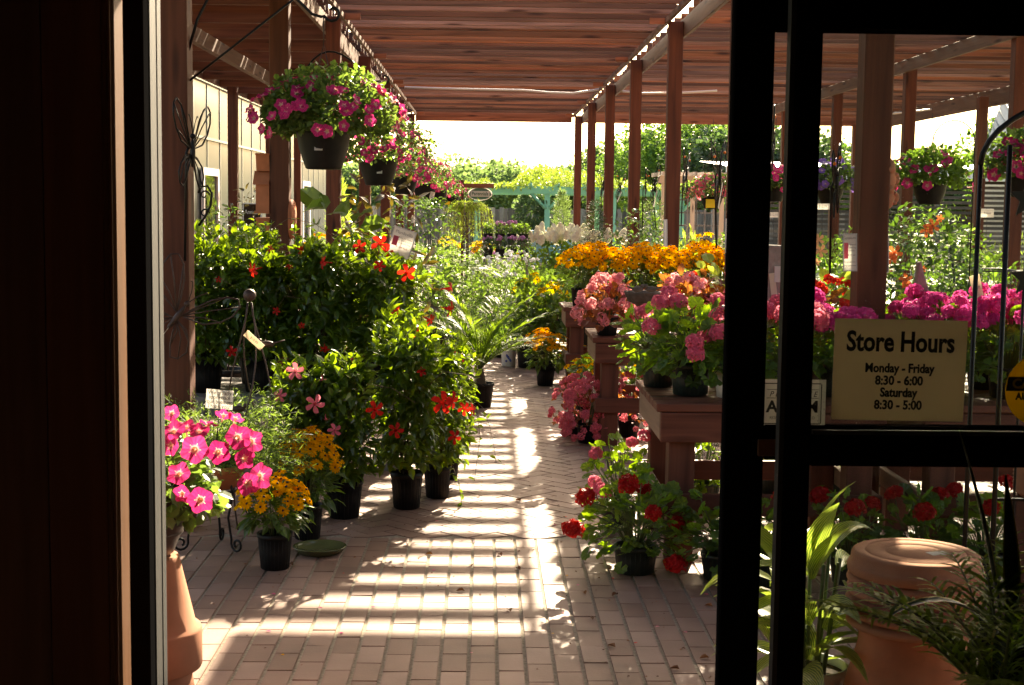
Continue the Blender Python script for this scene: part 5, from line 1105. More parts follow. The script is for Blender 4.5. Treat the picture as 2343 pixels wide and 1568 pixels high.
for (px, py, h_, kd, lab) in ((598, 437, .30, 'niche', 'terracotta wall shrine on the side of the second left post'), (596, 372, .13, 'half', 'small terracotta wall pocket above the wall shrine'), (601, 524, .17, 'half', 'terracotta wall pocket below the wall shrine')):
    t, o = wallpot(lab, px, py, 11.02, .16, h_, kd); t.rotation_euler = (0, 0, R(-90)); t.location.x = -1.48 - PW - .052
t, o = wallpot('round terracotta plaque on the aisle side of the second left post', 664, 502, 11.03, .30, 0, 'disc'); o.rotation_euler = (0, R(90), 0); t.location.x = -1.479
placard('annuals_poster', 'framed poster reading Annuals beyond the hedge at left', 577, 512, 38, 88, 13.2, [('Annuals', 26, 11, 'white', .8)], 0, 'poster' if False else 'soil', frame='pvc', pic=(-17, 17, -40, -8, 'cream'))

# palm at the aisle
p = G(1097, 931, GZ); g = np.random.default_rng(91)
frondplant('potted_palm', 'feathery green palm in ribbed black pot at the aisle edge behind the mandevillas', p, [(a * .9 + g.uniform(-.2, .2), g.uniform(.45, .78), g.uniform(.45, 1.5)) for a in range(30)], 'palmleaf', 91, (.115, .20), None, 26, .17, .75, (.045, .13), 'blackpot', .2, 'plant', .75, L_THIN)
p = G(1163, 838, GZ); t = thing('ceramic_planter', 'white ceramic planter painted with blue flowers on the aisle floor', 'planter', p); b = MB(); b.lathe([(.062, 0), (.075, .01), (.085, .17), (.090, .19), (.08, .19), (.075, .16)], 8, cap1=False); b.lathe([(.078, .165), (1e-6, .17)], 8, mi=1, cap0=False, cap1=False)
b.build('pot', [M['whitepaint'], M['soil']], t, None, (0, 0, R(22))); b = MB()
for k in range(7): b.ball((-.025 + .05 * ((k * .37) % 1), -.0745 - .0003 * k, .06 + .07 * ((k * .61) % 1)), (.011, .003, .013), 6)
b.build('painted_flower', plain('cobalt paint', (.05, .09, .36), .3), t); g = np.random.default_rng(92); pos, d = blob(g, 160, .22, .22, .2, .3, -.2, .3); N = len(pos); link('foliage', leaves('foliage', M['midleaf'], L_STRAP, pos, norm(d + np.array([0, 0, .3])), rdir(g, N), .16 * g.uniform(.6, 1.2, N)), t)
# ================================================================== right side: near bench and floor
TB = .757
ga = geranium('pink geranium in dark green pot at the front of the nearest bench', G(1578, 903, TB), .40, .215, .15, .098, 101, 170, .085)
gflowers(ga, 'gp', [(1588, 785, 6.55), (1592, 810, 6.52), (1550, 692, 6.85), (1510, 692, 6.85), (1490, 748, 6.7), (1645, 762, 6.6), (1640, 688, 6.8), (1530, 672, 6.95)], .046, (0, 0, .2))
bloom(ga, mesh_np('hanging_leaf', *scat(L_SCAL, np.zeros((1, 3)), np.array([[0, -.25, -1.]]), np.array([[0, -1., .1]]), .085), [M['gerleaf']]), (.0, -.102, .10), (0, 0, 1), 1, 'hanging_leaf')
gb = geranium('pink geranium at the aisle corner of the nearest bench', G(1505, 884, TB), .37, .18, .14, .085, 102, 120, .08); gscatter(gb, 'gp', 4, 102, .40, .15, .14, .044)
gc = geranium('pink geranium at the back of the nearest bench, beside the pale carved stone', Vector((1.22, 7.15, TB)), .40, .20, .14, .085, 103, 120, .08); gscatter(gc, 'gp', 6, 103, .43, .17, .14, .045)
gd = geranium('geranium in pale pot on the nearest bench, seen just left of the door stile', Vector((1.16, 6.72, TB)), .36, .18, .12, .075, 104, 110, .08, None, 'white'); gscatter(gd, 'gp', 5, 104, .38, .15, .12, .044)
for k, (x, y, lab) in enumerate(((1.43, 6.75, 'pink geranium behind the store alarm sticker on the nearest bench'), (1.68, 6.8, 'pink geranium at the far end of the nearest bench, behind the hours notice'), (1.60, 7.15, 'magenta topped geranium at the back end of the nearest bench'))):
    t = geranium(lab, Vector((x, y, TB)), .38, .19, .13, .085, 110 + k, 110, .08); gscatter(t, ('gp', 'gm', 'gm')[k], 11, 110 + k, .42, .19, .13, .052)
for k, (x, y, kd, lab) in enumerate(((2.2, 6.8, 'gm', 'magenta geranium at the aisle end of the bench behind glass'), (2.2, 7.15, 'gm', 'magenta geranium in the back row directly right of the thick post'), (2.5, 6.78, 'gm', 'magenta geranium right of the hours notice, second on its bench'), (2.52, 7.15, 'gm', 'magenta geranium in the back row below the triangular stone'), (2.8, 6.78, 'gm', 'magenta geranium between the two black arch bars'), (2.82, 7.15, 'gp', 'pinker geranium in the back row between the arch bars'), (3.1, 6.8, 'gm', 'magenta geranium at the right edge of the picture'), (3.12, 7.15, 'gm', 'magenta geranium in the back row at the far right'))):
    t = geranium(lab, Vector((x, y, TB)), .40, .20, .15, .10, 120 + k, 120, .08, 'magenta geraniums on the bench behind glass', 'blackpot'); gscatter(t, kd, 20, 120 + k, .46, .22, .15, .046)
# floor geraniums
ge = geranium('red geranium in dark green pot on the bricks in front of the nearest bench', G(1453, 1309, GZ), .44, .225, .125, .100, 131, 190, .075)
gflowers(ge, 'gr', [(1340, 1138, 6.2), (1436, 1108, 6.2), (1310, 1212, 6.15), (1493, 1174, 6.15), (1548, 1198, 6.3), (1465, 1112, 6.4)], .046, (0, 0, .18)); gflowers(ge, 'gp', [(1360, 1102, 6.5), (1384, 1125, 6.4), (1372, 1118, 6.45)], .036, (0, 0, .2))
gf = geranium('pink geranium behind the red one, with tall upright flower stalks', Vector((P(1420, 1100, 7.2).x, 7.25, GZ)), .47, .19, .125, .09, 132, 120, .072); gflowers(gf, 'gp', [(1445, 1013, 7.2), (1362, 1038, 7.2), (1474, 997, 7.25)], .036, (0, 0, .3))
gg = geranium('dark red geranium at the foot of the door stile', G(1648, 1325, GZ), .36, .20, .12, .09, 133, 130, .075); gflowers(gg, 'gr', [(1545, 1293, 6.1)], .046, (-.05, 0, .15))
for k, (x, lab) in enumerate(((1.22, 'dark red geranium on the floor seen through the gap between the door stiles'), (1.62, 'dark red geranium on the floor left of the big terracotta stack'), (1.95, 'dark red geranium on the floor behind the terracotta stack'), (2.25, 'dark red geranium on the floor right of the terracotta stack, behind the palm'))):
    t = geranium(lab, Vector((x, 6.15 + .05 * k, GZ)), .40, .2, .12, .09, 135 + k, 120, .075, 'dark red geraniums on the floor behind glass'); gscatter(t, 'gr', 3, 135 + k, .42, .2, .12, .045)
for k, (px, Y, lab) in enumerate(((1610, 7.7, 'pink geranium under the nearest bench left of its middle leg'), (1770, 8.2, 'bright green geranium under the bench, seen between the door stiles'), (1900, 8.3, 'leafy geranium under the bench below the hours notice'), (2040, 8.4, 'leafy geranium under the glass side bench near the thick post'), (2160, 8.4, 'leafy geranium low behind the bench at right of the thick post'))):
    t = geranium(lab, Vector((P(px, 1060, Y).x, Y, GZ)), .43, .18, .16, .09, 141 + k, 100, .075); gscatter(t, 'gp', 3, 141 + k, .52, .12, .16, .038)
# begonias
p = G(1388, 767, TB); begonia('pink begonia with bronze leaves at the front corner of the middle bench', p, .385, .215, .128, .080, 40, 151)
begonia('pink begonia tucked behind the front corner one on the middle bench', (p.x + .02, p.y + .22, TB), .39, .20, .128, .080, 30, 152)
for k, (x, y, fl, lab) in enumerate(((1.42, 10.0, 'beg', 'bronze begonia just right of the bird bath'), (1.72, 9.95, 'begr', 'rose begonia with bronze leaves above the pink geraniums'), (2.05, 10.0, 'begred', 'red flowered bronze begonia by the door stile'), (1.55, 10.3, 'begred', 'red begonia at the back of the middle bench'), (2.4, 10.1, 'begred', 'red begonia at the right end of the middle bench, behind glass'))):
    begonia(lab, (x, y, TB), .40, .22, .128, .08, 24, 153 + k, fl, 110)
shrub('lime_leaf_plant', 'plant with big lime green leaves at the back of the middle bench', (1.62, 10.42, TB), .50, .20, 'limeleaf', 34, .13, 159, L_ROUND, (.075, .12), 'plant', None, 'blob', .5, .25)
shrub('lime_leaf_plant', 'lime green leaved plant seen left of the thick glass door post', (2.62, 10.3, TB), .46, .22, 'limeleaf', 40, .13, 160, L_ROUND, (.075, .12), 'plant', None, 'blob', .5, .2)
begonia('mounded rose begonia on the floor against the middle bench leg', G(1343, 1013, GZ), .42, .165, .13, .075, 100, 161, 'begr', 120, .045, .027)
begonia('rose begonia behind the mounded one on the floor', G(1308, 996, GZ), .46, .14, .13, .075, 90, 162, 'begr', 80, .045, .021)
begonia('rose begonia under the middle bench, catching the sun', (P(1440, 900, 10.2).x, 10.2, GZ), .42, .20, .13, .08, 60, 163, 'begr', 80, .045, .022)
# bird bath
p = G(1468, 783, TB); t = thing('bird_bath', 'small dark stone bird bath with two birds on the middle bench', 'bird bath', p); b = MB()
b.lathe([(.075, 0), (.078, .015), (.05, .03), (.045, .05), (.034, .10), (.036, .14), (.030, .20), (.034, .23), (.05, .245)], 20); b.build('pedestal', M['darkstone'], t); b = MB(); b.lathe([(.045, .246), (.10, .27), (.122, .325), (.125, .335), (.114, .335), (.10, .30), (.001, .285)], 30, cap1=False); b.build('bowl', M['darkstone'], t)
for x, f in ((-.04, -1), (.05, 1)): b = MB(); b.ball((x, -.04, .352), (.038, .019, .020), 8); b.ball((x - .034 * f, -.04, .372), .014, 7); b.tube([(x - .045 * f, -.04, .372), (x - .062 * f, -.04, .368)], .004, 5, 0, False, .001); b.tube([(x + .03 * f, -.04, .355), (x + .07 * f, -.04, .368)], .009, 5, 0, False, .005); b.build('bird', M['darkstone'], t)
# carved stones
def stone(label, px, py, Y, poly, th, mat='stone_pale', name='garden_stone'):
    p = P(px, py, Y); p.z = max(p.z, TB); t = thing(name, label, 'garden stone', p); b = MB(); b.prism(poly, -th / 2, th / 2); o = b.build('block', M[mat], t); md = o.modifiers.new('edge', 'BEVEL'); md.width = .008; md.segments = 2; md.limit_method = 'ANGLE'; return t
stone('pale stepped stone block among the pink geraniums by the door stile', 1645, 800, 6.95, [(-.07, 0), (.07, 0), (.07, .20), (.065, .21), (-.03, .22), (-.045, .14), (-.055, .13)], .07)
t = stone('tall grey stone bracket seen between the two door stiles', 1772, 745, 7.2, [(-.06, 0), (.06, 0), (.055, .10), (.04, .13), (.02, .2), (.03, .27), (.06, .30), (.065, .36), (.07, .40), (-.05, .405), (-.055, .36)], .09, 'stone')
b = MB(); b.box(-.03, .0, -.052, -.05, .1, .27); b.build('price_tag', M['cream'], t, (.02, 0, .0), (0, R(-8), 0)); b = MB(); b.box(-.02, .02, -.054, -.052, .22, .30); b.build('price_tag', M['white'], t)
stone('triangular grey stone rising from the magenta geraniums', 2110, 718, 7.28, [(-.055, -.05), (.055, -.05), (.045, .05), (-.005, .20), (-.022, .268), (-.036, .262), (-.048, .1)], .05, 'stone')
placard('price_placard', 'blank cream placard leaning in the magenta geraniums', 2236, 668, 24, 78, 6.9, [('$6.99', 10, 9, 'greyink', .6)], -14, 'cream', stake=.12)
# rudbeckia on the farthest bench
for k, (x, y, h, lab) in enumerate(((.86, 12.9, .48, 'orange rudbeckia at the aisle end of the farthest bench, in square black pot'), (1.12, 12.88, .46, 'orange rudbeckia second from the aisle on the farthest bench'), (1.38, 12.9, .47, 'orange rudbeckia below the slim dark spruce'), (1.64, 12.88, .46, 'orange rudbeckia in front of the widest far post'), (1.90, 12.9, .48, 'orange rudbeckia under the tall yellow coneflowers'), (2.16, 12.9, .47, 'orange rudbeckia beside the door stile on the farthest bench'), (2.45, 12.9, .46, 'orange rudbeckia glimpsed at the right end of the farthest bench'), (1.0, 13.2, .50, 'orange rudbeckia in the back row nearest the aisle'), (1.5, 13.2, .50, 'orange rudbeckia in the middle of the back row'), (2.0, 13.2, .52, 'orange rudbeckia at the right of the back row'))):
    rudbeckia(lab, (x, y, TB), h + .05, .21, .16, .085, 80 if k < 7 else 60, 170 + k, .040, 'rudbeckia on the farthest bench', 'blackpot', 190)
t = rudbeckia('tall yellow drooping coneflowers standing above the rudbeckia by the widest post', (P(1605, 540, 13.15).x, 13.15, TB), .66, .12, .16, .085, 9, 181, .055, None, 'blackpot', 120, 'rudy', 'potted_coneflower')
t = rudbeckia('yellow coneflowers beside the door stile above the rudbeckia', (P(1650, 600, 12.85).x, 12.85, TB), .50, .10, .16, .085, 8, 182, .05, None, 'blackpot', 90, 'rudy', 'potted_coneflower')
rudbeckia('orange rudbeckia on the aisle floor left of the farthest bench', G(1247, 882, GZ), .50, .19, .19, .088, 64, 183, .037)
rudbeckia('small orange rudbeckia on the floor in front of the farthest bench', G(1313, 872, GZ), .33, .17, .14, .09, 40, 184, .037)
rudbeckia('orange rudbeckia half hidden under the middle bench', (P(1345, 830, 11.2).x, 11.3, GZ), .46, .19, .16, .09, 26, 185, .03)
rudbeckia('orange rudbeckia in deep shade behind the middle bench leg', (P(1440, 850, 10.9).x, 10.95, GZ), .45, .2, .16, .09, 20, 186, .03)
shrub('dwarf_spruce', 'narrow dark cone shaped spruce behind the rudbeckia', (P(1360, 590, 13.7).x, 13.75, .3), 1.40, .22, 'spruce', 3200, .045, 190, L_NEED, (.14, .22), 'plant', None, 'column', .3, .1, .2, .72, 'twig')
# things on the right hand posts
xs = XR - .02
for k, (px, py, Y, sc, rz, tg, lab) in enumerate(((1645, 405, 8.6, 0.78, 66, True, 'black metal butterfly with amber beads beside the open door stile'), (1569, 400, 10.98, 0.71, 72, False, 'black metal butterfly on the right of the widest aisle post'), (1497, 428, 14.85, 0.84, 58, True, 'black metal butterfly left of the widest aisle post, with white tag'), (1476, 432, 14.9, 0.78, 84, False, 'thin dark metal butterfly seen edge on left of the widest aisle post'), (1418, 432, 18.7, 0.84, 62, True, 'metal butterfly between the slimmer right posts, with long white tag'), (1379, 428, 22.5, 0.87, 66, True, 'small looking metal butterfly farthest down the right posts'), (1912, 430, 7.05, 0.78, 70, False, 'black metal butterfly with amber beads on the thick post behind glass'), (1768, 330, 7.6, 0.68, 80, False, 'dark metal butterfly edge on between the two door stiles'))):
    p = P(px, py, Y); t = butterfly(lab, p, (0, R((-8, 6, -14, 4, 8, -6, -9, 14)[k]), R(rz)), sc, 'iron', True, tg)
    t['group'] = 'metal butterflies on the right posts'
def holder(label, px, py, wpx, hpx, Y, lines, rz=0, back='white', pic=None):
    t = placard('sign_holder', label, px, py, wpx, hpx, Y, lines, -2, back, 0, rz, frame='pvc', pic=pic); return t
holder('clear holder with geranium price sheet on the thick post behind glass', 1944, 578, 27, 82, 7.0, [('Geraniums', 33, 7.5, 'greyink', .7), ('Add color all', 18, 4, 'greyink', .6, 5), ('summer long', 11, 4, 'greyink', .6, 5), ('in full sun', 4, 4, 'greyink', .6, 5), ('$10.99 each', -6, 5, 'greyink', .55, 4), ('Grown right here', -22, 4, 'greyink', .7), ('in our greenhouse', -30, 4, 'greyink', .7)], R(-22), 'white', (-13, -4, -14, 22, 'p_begdark'))
holder('sign holder on the far side of the thick post, its dark back showing', 2026, 582, 11, 82, 7.24, [], R(30), 'soil')
holder('white sign holder edge on at the left of the widest aisle post', 1522, 540, 6, 70, 14.75, [], R(40)); holder('white sign holder edge on beside the open door stile', 1662, 540, 5, 74, 10.9, [], R(40))
for k, (py, w_, lab) in enumerate(((408, .15, 'terracotta face mask on the side of the thick post'), (450, .12, 'small terracotta face mask below the larger one'))):
    p = P(2030, py, 7.17); t = thing('face_mask', lab, 'ornament', (XR + PW, 7.17, p.z)); b = MB(); b.ball((0, 0, 0), (.045, w_ * .42, w_ * .55), 14); b.ball((.045, 0, -.005), (.022, .016, .028), 8); b.ball((.035, 0, -w_ * .26), (.02, .03, .012), 8)
    for sy in (-1, 1): b.ball((.036, sy * w_ * .18, w_ * .12), (.014, .02, .012), 7)
    for q in range(9): a = -1.0 + q * .25 + math.pi / 2; b.ball((.005, w_ * .42 * math.cos(a), w_ * .52 * math.sin(a)), (.025, .022, .022), 6)
    b.build('face', M['terra'], t)
# ---------------------------------------------------------------- by the glass: terracotta stack, ginger, palm, snake plant, arch
TX, TY = P(2095, 1260, 4.25).x, 4.25; RT = 158 * 4.25 / F
z0 = P(2095, 1262, 4.25).z
def ringpot(label, zb, r, h, base=False):
    t = thing('terracotta_pot', label, 'pot', (TX, TY, zb), 0, 'nested terracotta pots'); b = MB()
    pr = [(r - .045, -.0005)] + [(r - .022 + .022 * math.cos(q), h / 2 + h * .43 * math.sin(q)) for q in [R(-90 + 20 * i) for i in range(10)]] + [(r - .045, h - .0005)]
    if base: pr = [(r * .90, .003), (r * .97, .002), (r, .008), (r * 1.005, .026), (r * .985, .034), (r * .965, .036), (r * .945, .060), (r * .93, .066), (r * .90, .069), (r * .75, .0685), (r * .745, .067), (r * .735, .0685), (r * .46, .0685), (r * .455, .067), (r * .445, .0685), (1e-4, .0685)]
    b.lathe(pr, 64, cap0=False, cap1=False); b.build('rim' if not base else 'body', M['terra'], t); return t
t = ringpot('topmost upside down terracotta pot of the big stack, its ringed base up', z0 - .069, RT * .985, 0, True); b = MB(); b.box(-.03, .03, -.02, .02, .0688, .0694); b.build('price_label', M['white'], t, (.06, -.02, 0), (0, 0, .3))
zz = z0 - .069
for k in range(5):
    hgt = .0325; zz -= hgt; ringpot(['terracotta rim directly under the topmost pot of the big stack', 'terracotta rim second under the topmost pot', 'terracotta rim in the middle of the big stack', 'terracotta rim second from the bottom of the big stack', 'lowest terracotta rim, resting on the tall body'][k], zz, RT * (.995, 1.0, 1.0, .995, .985)[k], hgt)
t = thing('terracotta_urn', 'tall terracotta body under the stack of rims behind the glass', 'pot', (TX, TY, GZ)); b = MB(); H = zz - GZ - .002; b.lathe([(RT * .9, 0), (RT * 1.05, .04), (RT * 1.04, H * .35), (RT * .93, H * .6), (RT * .80, H * .85), (RT * .78, H)], 56); b.build('body', M['terra_dark'], t)
p = P(2400, 1140, 5.6); t = thing('crate_stand', 'dark wood stand under the ribbed terracotta jar at right edge', 'stand', (p.x, 5.6, GZ)); b = MB(); b.box(-.12, .12, -.12, .12, 0, p.z - GZ - .002, 0, .006); b.build('body', M['bench_z'], t)
t = thing('terracotta_jar', 'ribbed terracotta jar cut off by the right edge of the picture', 'pot', (p.x, 5.6, p.z)); b = MB(); pr = [(.10, 0)]; zt = .26
for k in range(30): pr.append((.13 + .012 * (k % 2) - (.03 if k > 26 else 0), .02 + k * (zt - .03) / 30))
b.lathe(pr, 40); b.build('body', M['terra'], t)
# variegated ginger
t = thing('variegated_ginger', 'yellow striped ginger plant on the floor between door stile and terracotta stack', 'plant', (P(1850, 1500, 4.45).x, 4.45, GZ)); pot(t, .12, .10, .20, 'whitepaint')
def broadleaf(base, az, rise, L, wd, mats, curl=1.1, roll=0.0, n=9, edge=None):
    vs, uv, fs = [], [], []; x = z = 0; a = rise; side = Vector((-math.sin(az), math.cos(az), 0)); mids = []
    for i in range(n):
        s = i / (n - 1); ww = wd * math.sin(math.pi * (.06 + .94 * s) ** .8) ** .9 if s < 1 else 0; ww = max(ww, .002); c = Vector(base) + Vector((x * math.cos(az), x * math.sin(az), z)); tan = Vector((math.cos(a) * math.cos(az), math.cos(a) * math.sin(az), math.sin(a))); nr = side.cross(tan) * -1
        sd = (side * math.cos(roll) + nr * math.sin(roll)); up = nr * math.cos(roll) - side * math.sin(roll); cols = (-1, -.78, -.4, 0, .4, .78, 1)
        for k in cols: vs.append(c + sd * (ww * k) + up * (abs(k) * ww * .28)); uv.append((k * .5 + .5, s * 3))
        x += L / (n - 1) * math.cos(a); z += L / (n - 1) * math.sin(a); a -= curl / (n - 1)
    m = 7
    for i in range(n - 1):
        for k in range(m - 1): fs.append((i * m + k, i * m + k + 1, (i + 1) * m + k + 1, (i + 1) * m + k))
    me = bpy.data.meshes.new('leaf'); me.from_pydata(vs, [], fs); l = me.uv_layers.new(name='UVMap'); idx = np.zeros(len(me.loops), int); me.loops.foreach_get('vertex_index', idx); l.data.foreach_set('uv', np.array(uv, np.float32)[idx].ravel())
    for q in mats: me.materials.append(q)
    if edge: me.polygons.foreach_set('material_index', [1 if (j % (m - 1)) in (0, m - 2) else 0 for j in range(len(fs))])
    me.polygons.foreach_set('use_smooth', [True] * len(fs)); me.update(); return me
g = np.random.default_rng(201)
for k in range(34):
    az = g.uniform(0, 6.283); hgt = g.uniform(.18, .52); rad = g.uniform(.02, .14); base = (rad * math.cos(az), rad * math.sin(az), hgt)
    link('leaf', broadleaf(base, az + g.normal() * .4, g.uniform(.2, 1.25), g.uniform(.24, .36), g.uniform(.030, .044), [M['ginger']], g.uniform(.8, 1.9), g.normal() * .4), t)
for az, rise, L, z in ((-1.3, 1.45, .30, .50), (-.9, 1.3, .26, .48), (3.0, .25, .34, .50), (3.4, .1, .33, .42), (2.8, .05, .34, .34), (3.2, -.2, .32, .26), (-.4, 1.5, .28, .56)): link('leaf', broadleaf((0, -.03, z), az, rise, L, .042, [M['ginger']], .9), t)
b = MB()
for k in range(9): a = k * .7; b.tube([(.05 * math.cos(a), .05 * math.sin(a), .17), (.09 * math.cos(a), .09 * math.sin(a), .54)], .006, 6)
b.build('stem', M['stem'], t)
# parlor palm and snake plant by the glass
g = np.random.default_rng(203); c = P(2300, 1450, 2.72)
frondplant('parlor_palm', 'dark glossy parlor palm inside the glass at lower right', (c.x, 2.72, .50), [(g.uniform(0, 6.28), g.uniform(.34, .50), g.uniform(.95, 1.5)) for a in range(34)], 'palmleaf', 203, (.09, .13), None, 18, .085, .75, None, 'blackpot', .25, 'plant', 1.0)
t = thing('box_stand', 'dark box under the parlor palm at lower right', 'stand', (c.x, 2.72, .012)); b = MB(); b.box(-.16, .22, -.14, .2, 0, .486, 0, .01); b.build('body', M['panel'], t)
c = P(2318, 1400, 2.86); t = thing('snake_plant', 'snake plant with yellow edged blades at the right edge', 'plant', (c.x, 2.86, .66)); pot(t, .07, .06, .12, 'blackpot')
for az, rise, L, wd, cu, bx in ((2.6, 1.40, .62, .034, .15, -.02), (.4, 1.42, .52, .032, .2, .03), (3.3, 1.05, .42, .036, 1.9, -.03), (4.2, .8, .34, .036, 2.2, 0), (-.8, 1.3, .5, .03, .4, .03), (1.6, 1.45, .48, .03, .2, .0)): link('blade', broadleaf((bx, 0, .10), az, rise, L * .72, wd * .62, [M['snake'], M['snake_edge']], cu, .0, 10, True), t)
# black iron arch
AY = 4.9; xl = P(2229, 700, AY).x; xr_ = P(2299, 700, AY).x; zl = P(2229, 378, AY).z; zc = P(2342, 300, AY).z
t = thing('iron_arch', 'black iron garden arch standing behind the glass at right', 'arch', (xl, AY, 0)); b = MB(); b.tube([(0, 0, GZ), (0, 0, zl)], .0085, 8); b.build('upright', M['iron'], t); Wd = 1.05
b = MB(); b.tube([(xr_ - xl, .02, GZ), (xr_ - xl, .02, zl + .07)], .0095, 8); b.build('upright', M['iron'], t); b = MB(); b.tube([(Wd, 0, GZ), (Wd, 0, zl)], .0085, 8); b.build('upright', M['iron'], t)
b = MB(); b.tube([(Wd / 2 - Wd / 2 * math.cos(math.pi * k / 20), 0, zl + .26 * math.sin(math.pi * k / 20)) for k in range(21)], .010, 8); b.build('hoop', M['iron'], t)
for zq in (.62, 1.1): b = MB(); b.tube([(xr_ - xl, .02, P(2200, 1145, AY).z if zq < .7 else .2), (Wd, .0, P(2200, 1145, AY).z if zq < .7 else .2)], .006, 6); b.build('crossbar', M['iron'], t)
def maple(b, cx, cz, s):
    pts = []
    for k in range(10): a = math.pi / 2 + k * math.pi / 5; rr = s * (1 if k % 2 == 0 else .45); pts.append((cx + rr * math.cos(a), cz + rr * math.sin(a)))
    b.prism(pts, -.004, .004)
t = thing('iron_leaf_stake', 'black iron leaf ornament on a stake at the right edge', 'ornament', (P(2340, 460, 5.2).x, 5.2, GZ)); b = MB(); maple(b, .02, P(2340, 458, 5.2).z, .075); maple(b, .03, P(2340, 640, 5.2).z, .07); b.build('leaf', M['iron'], t); b = MB(); b.tube([(.02, .01, 0), (.02, .01, P(2340, 458, 5.2).z)], .005, 6); b.build('stake', M['iron'], t)
# ================================================================== plants beyond, left
shrub('fiddle_leaf_fig', 'fiddle leaf fig with broad upright leaves above the hedge', (P(770, 560, 10.4).x, 10.4, GZ), 1.62, .20, 'figleaf', 26, .21, 211, L_BIG, (.15, .28), 'plant', None, 'column', .3, .5, .1)
shrub('magnolia', 'young magnolia with brown backed leaves behind the baskets', (P(868, 520, 12.0).x, 12.0, GZ), 1.88, .32, 'magleaf', 230, .13, 212, L_MAG, (.18, .30), 'plant', None, 'column', .2, .15, .25)
shrub('magnolia', 'second bronze magnolia right of the variety sign', (P(925, 590, 11.2).x, 11.3, GZ), 1.35, .22, 'magleaf', 110, .13, 213, L_MAG, (.16, .28), 'plant', None, 'column', .2, .1, .25)
shrub('glossy_shrub', 'glossy rounded shrub below the far hanging baskets', (P(962, 540, 16).x, 16, GZ), 1.72, .36, 'hollyleaf', 1100, .065, 214, L_OV, (.18, .30), 'plant', None, 'column', .3, .1, .2)
shrub('glossy_shrub', 'small leafed upright shrub beside the annuals poster', (P(515, 540, 11.8).x, 11.8, GZ), 1.62, .24, 'hollyleaf', 650, .06, 215, L_LANCE, (.16, .28), 'plant', None, 'column', .15, .3, .3)
shrub('glossy_shrub', 'twiggy dark leaved shrub left of the annuals poster', (P(560, 520, 12.4).x, 12.5, GZ), 1.75, .18, 'magleaf', 300, .06, 216, L_LANCE, (.15, .28), 'plant', None, 'column', .1, .3, .3)
shrub('leafy_shrub', 'mid green shrub filling the space behind the hedge end', (P(985, 600, 12.6).x, 12.6, GZ), 1.22, .36, 'midleaf', 900, .06, 217, L_OV, (.18, .28), 'plant', None, 'column', .25, .1, .2)
p = P(1010, 640, 13.6); frondplant('fan_palm', 'yellow green palm fan showing right of the hedge end', (p.x - .1, 13.6, .3), [(a, .75, g.uniform(.6, 1.3)) for a in (-1.2, -.6, 0, .5, 1.1, 2.2, 3.3, 4.2, 5.0)], 'fernleaf', 218, (.15, .26), None, 26, .22, .7, (.05, .2))
shrub('teal_globe_plant', 'blue green succulent globe at the left edge of the hedge top', (P(462, 545, 10.3).x, 10.3, .46), .86, .16, 'hollyleaf', 200, .07, 219, L_ROUND, (.12, .25))
# shrubs closing the aisle
for k, (px, Y, h, r, lf, n, ls, fl, lab) in enumerate(((1125, 17.2, .98, .36, 'paleleaf', 1100, .05, 'white', 'pale variegated shrub with white flowers at the end of the aisle'), (1175, 18.2, 1.02, .32, 'paleleaf', 900, .05, 'white', 'pale flowering shrub right of the aisle end one'), (1055, 16.4, .95, .34, 'midleaf', 800, .055, None, 'leafy green shrub behind the palm'), (1150, 15.6, .62, .26, 'midleaf', 520, .05, None, 'low green plant beside the painted planter'), (1085, 19.2, 1.18, .30, 'spruce', 900, .06, None, 'small dark bluish conifer at the left of the aisle end'), (1215, 14.6, .92, .24, 'rudleaf', 420, .10, 'rudy', 'tall rudbeckia in bud with yellow flowers beside the foxtail ferns'), (1265, 14.4, .84, .2, 'rudleaf', 380, .10, 'rudy', 'second tall yellow rudbeckia against the farthest bench'), (1020, 18.0, 1.3, .34, 'paleleaf', 900, .05, None, 'pale leafy shrub left of the plant rack'), (960, 14.2, 1.05, .34, 'midleaf', 700, .06, None, 'green shrub filling the shade behind the magnolias'), (1190, 16.6, .75, .3, 'midleaf', 600, .055, None, 'low leafy plant left of the foxtail ferns'))):
    t = shrub('border_shrub', lab, (P(px, 600, Y).x, Y, GZ), h, r, lf, n, ls, 220 + k, L_OV if lf != 'spruce' else L_NEED, (.14, .24), 'plant', None, 'blob' if lf != 'spruce' else 'column', .3, -.05, .3, .5 if lf == 'spruce' else 0)
    g = np.random.default_rng(300 + k)
    if fl: q, d = blob(g, 30 if fl == 'white' else 12, r, h * .25, h * .82, .8, .0, .2); bloom_mass(t, FL[fl], list(FL[fl].materials), g, q, d, .026 if fl == 'white' else .05, .4)
def foxtail(label, loc, seed, n=14, L=.42):
    g = np.random.default_rng(seed); t = thing('foxtail_fern', label, 'plant', loc, 0, 'foxtail ferns on the low table'); pot(t, .10, .085, .13, 'blackpot'); P_, D_ = [], []
    for k in range(n):
        a = g.uniform(0, 6.283); rise = g.uniform(.7, 1.5); l = L * g.uniform(.7, 1.1); x = z = 0
        for i in range(16):
            rr = .045 * math.sin(math.pi * (i + 1) / 17) ** .6
            for q in range(26): dv = rdir(g, 1)[0]; P_.append((x * math.cos(a), x * math.sin(a), .12 + z)); D_.append(dv + np.array([math.cos(a) * math.cos(rise), math.sin(a) * math.cos(rise), math.sin(rise)]) * .6)
            x += l / 15 * math.cos(rise); z += l / 15 * math.sin(rise); rise -= .02
    N = len(P_); link('foliage', leaves('foliage', M['foxleaf'], L_NEED, np.array(P_), np.array(D_), rdir(g, N), .045 * g.uniform(.7, 1.2, N)), t); return t
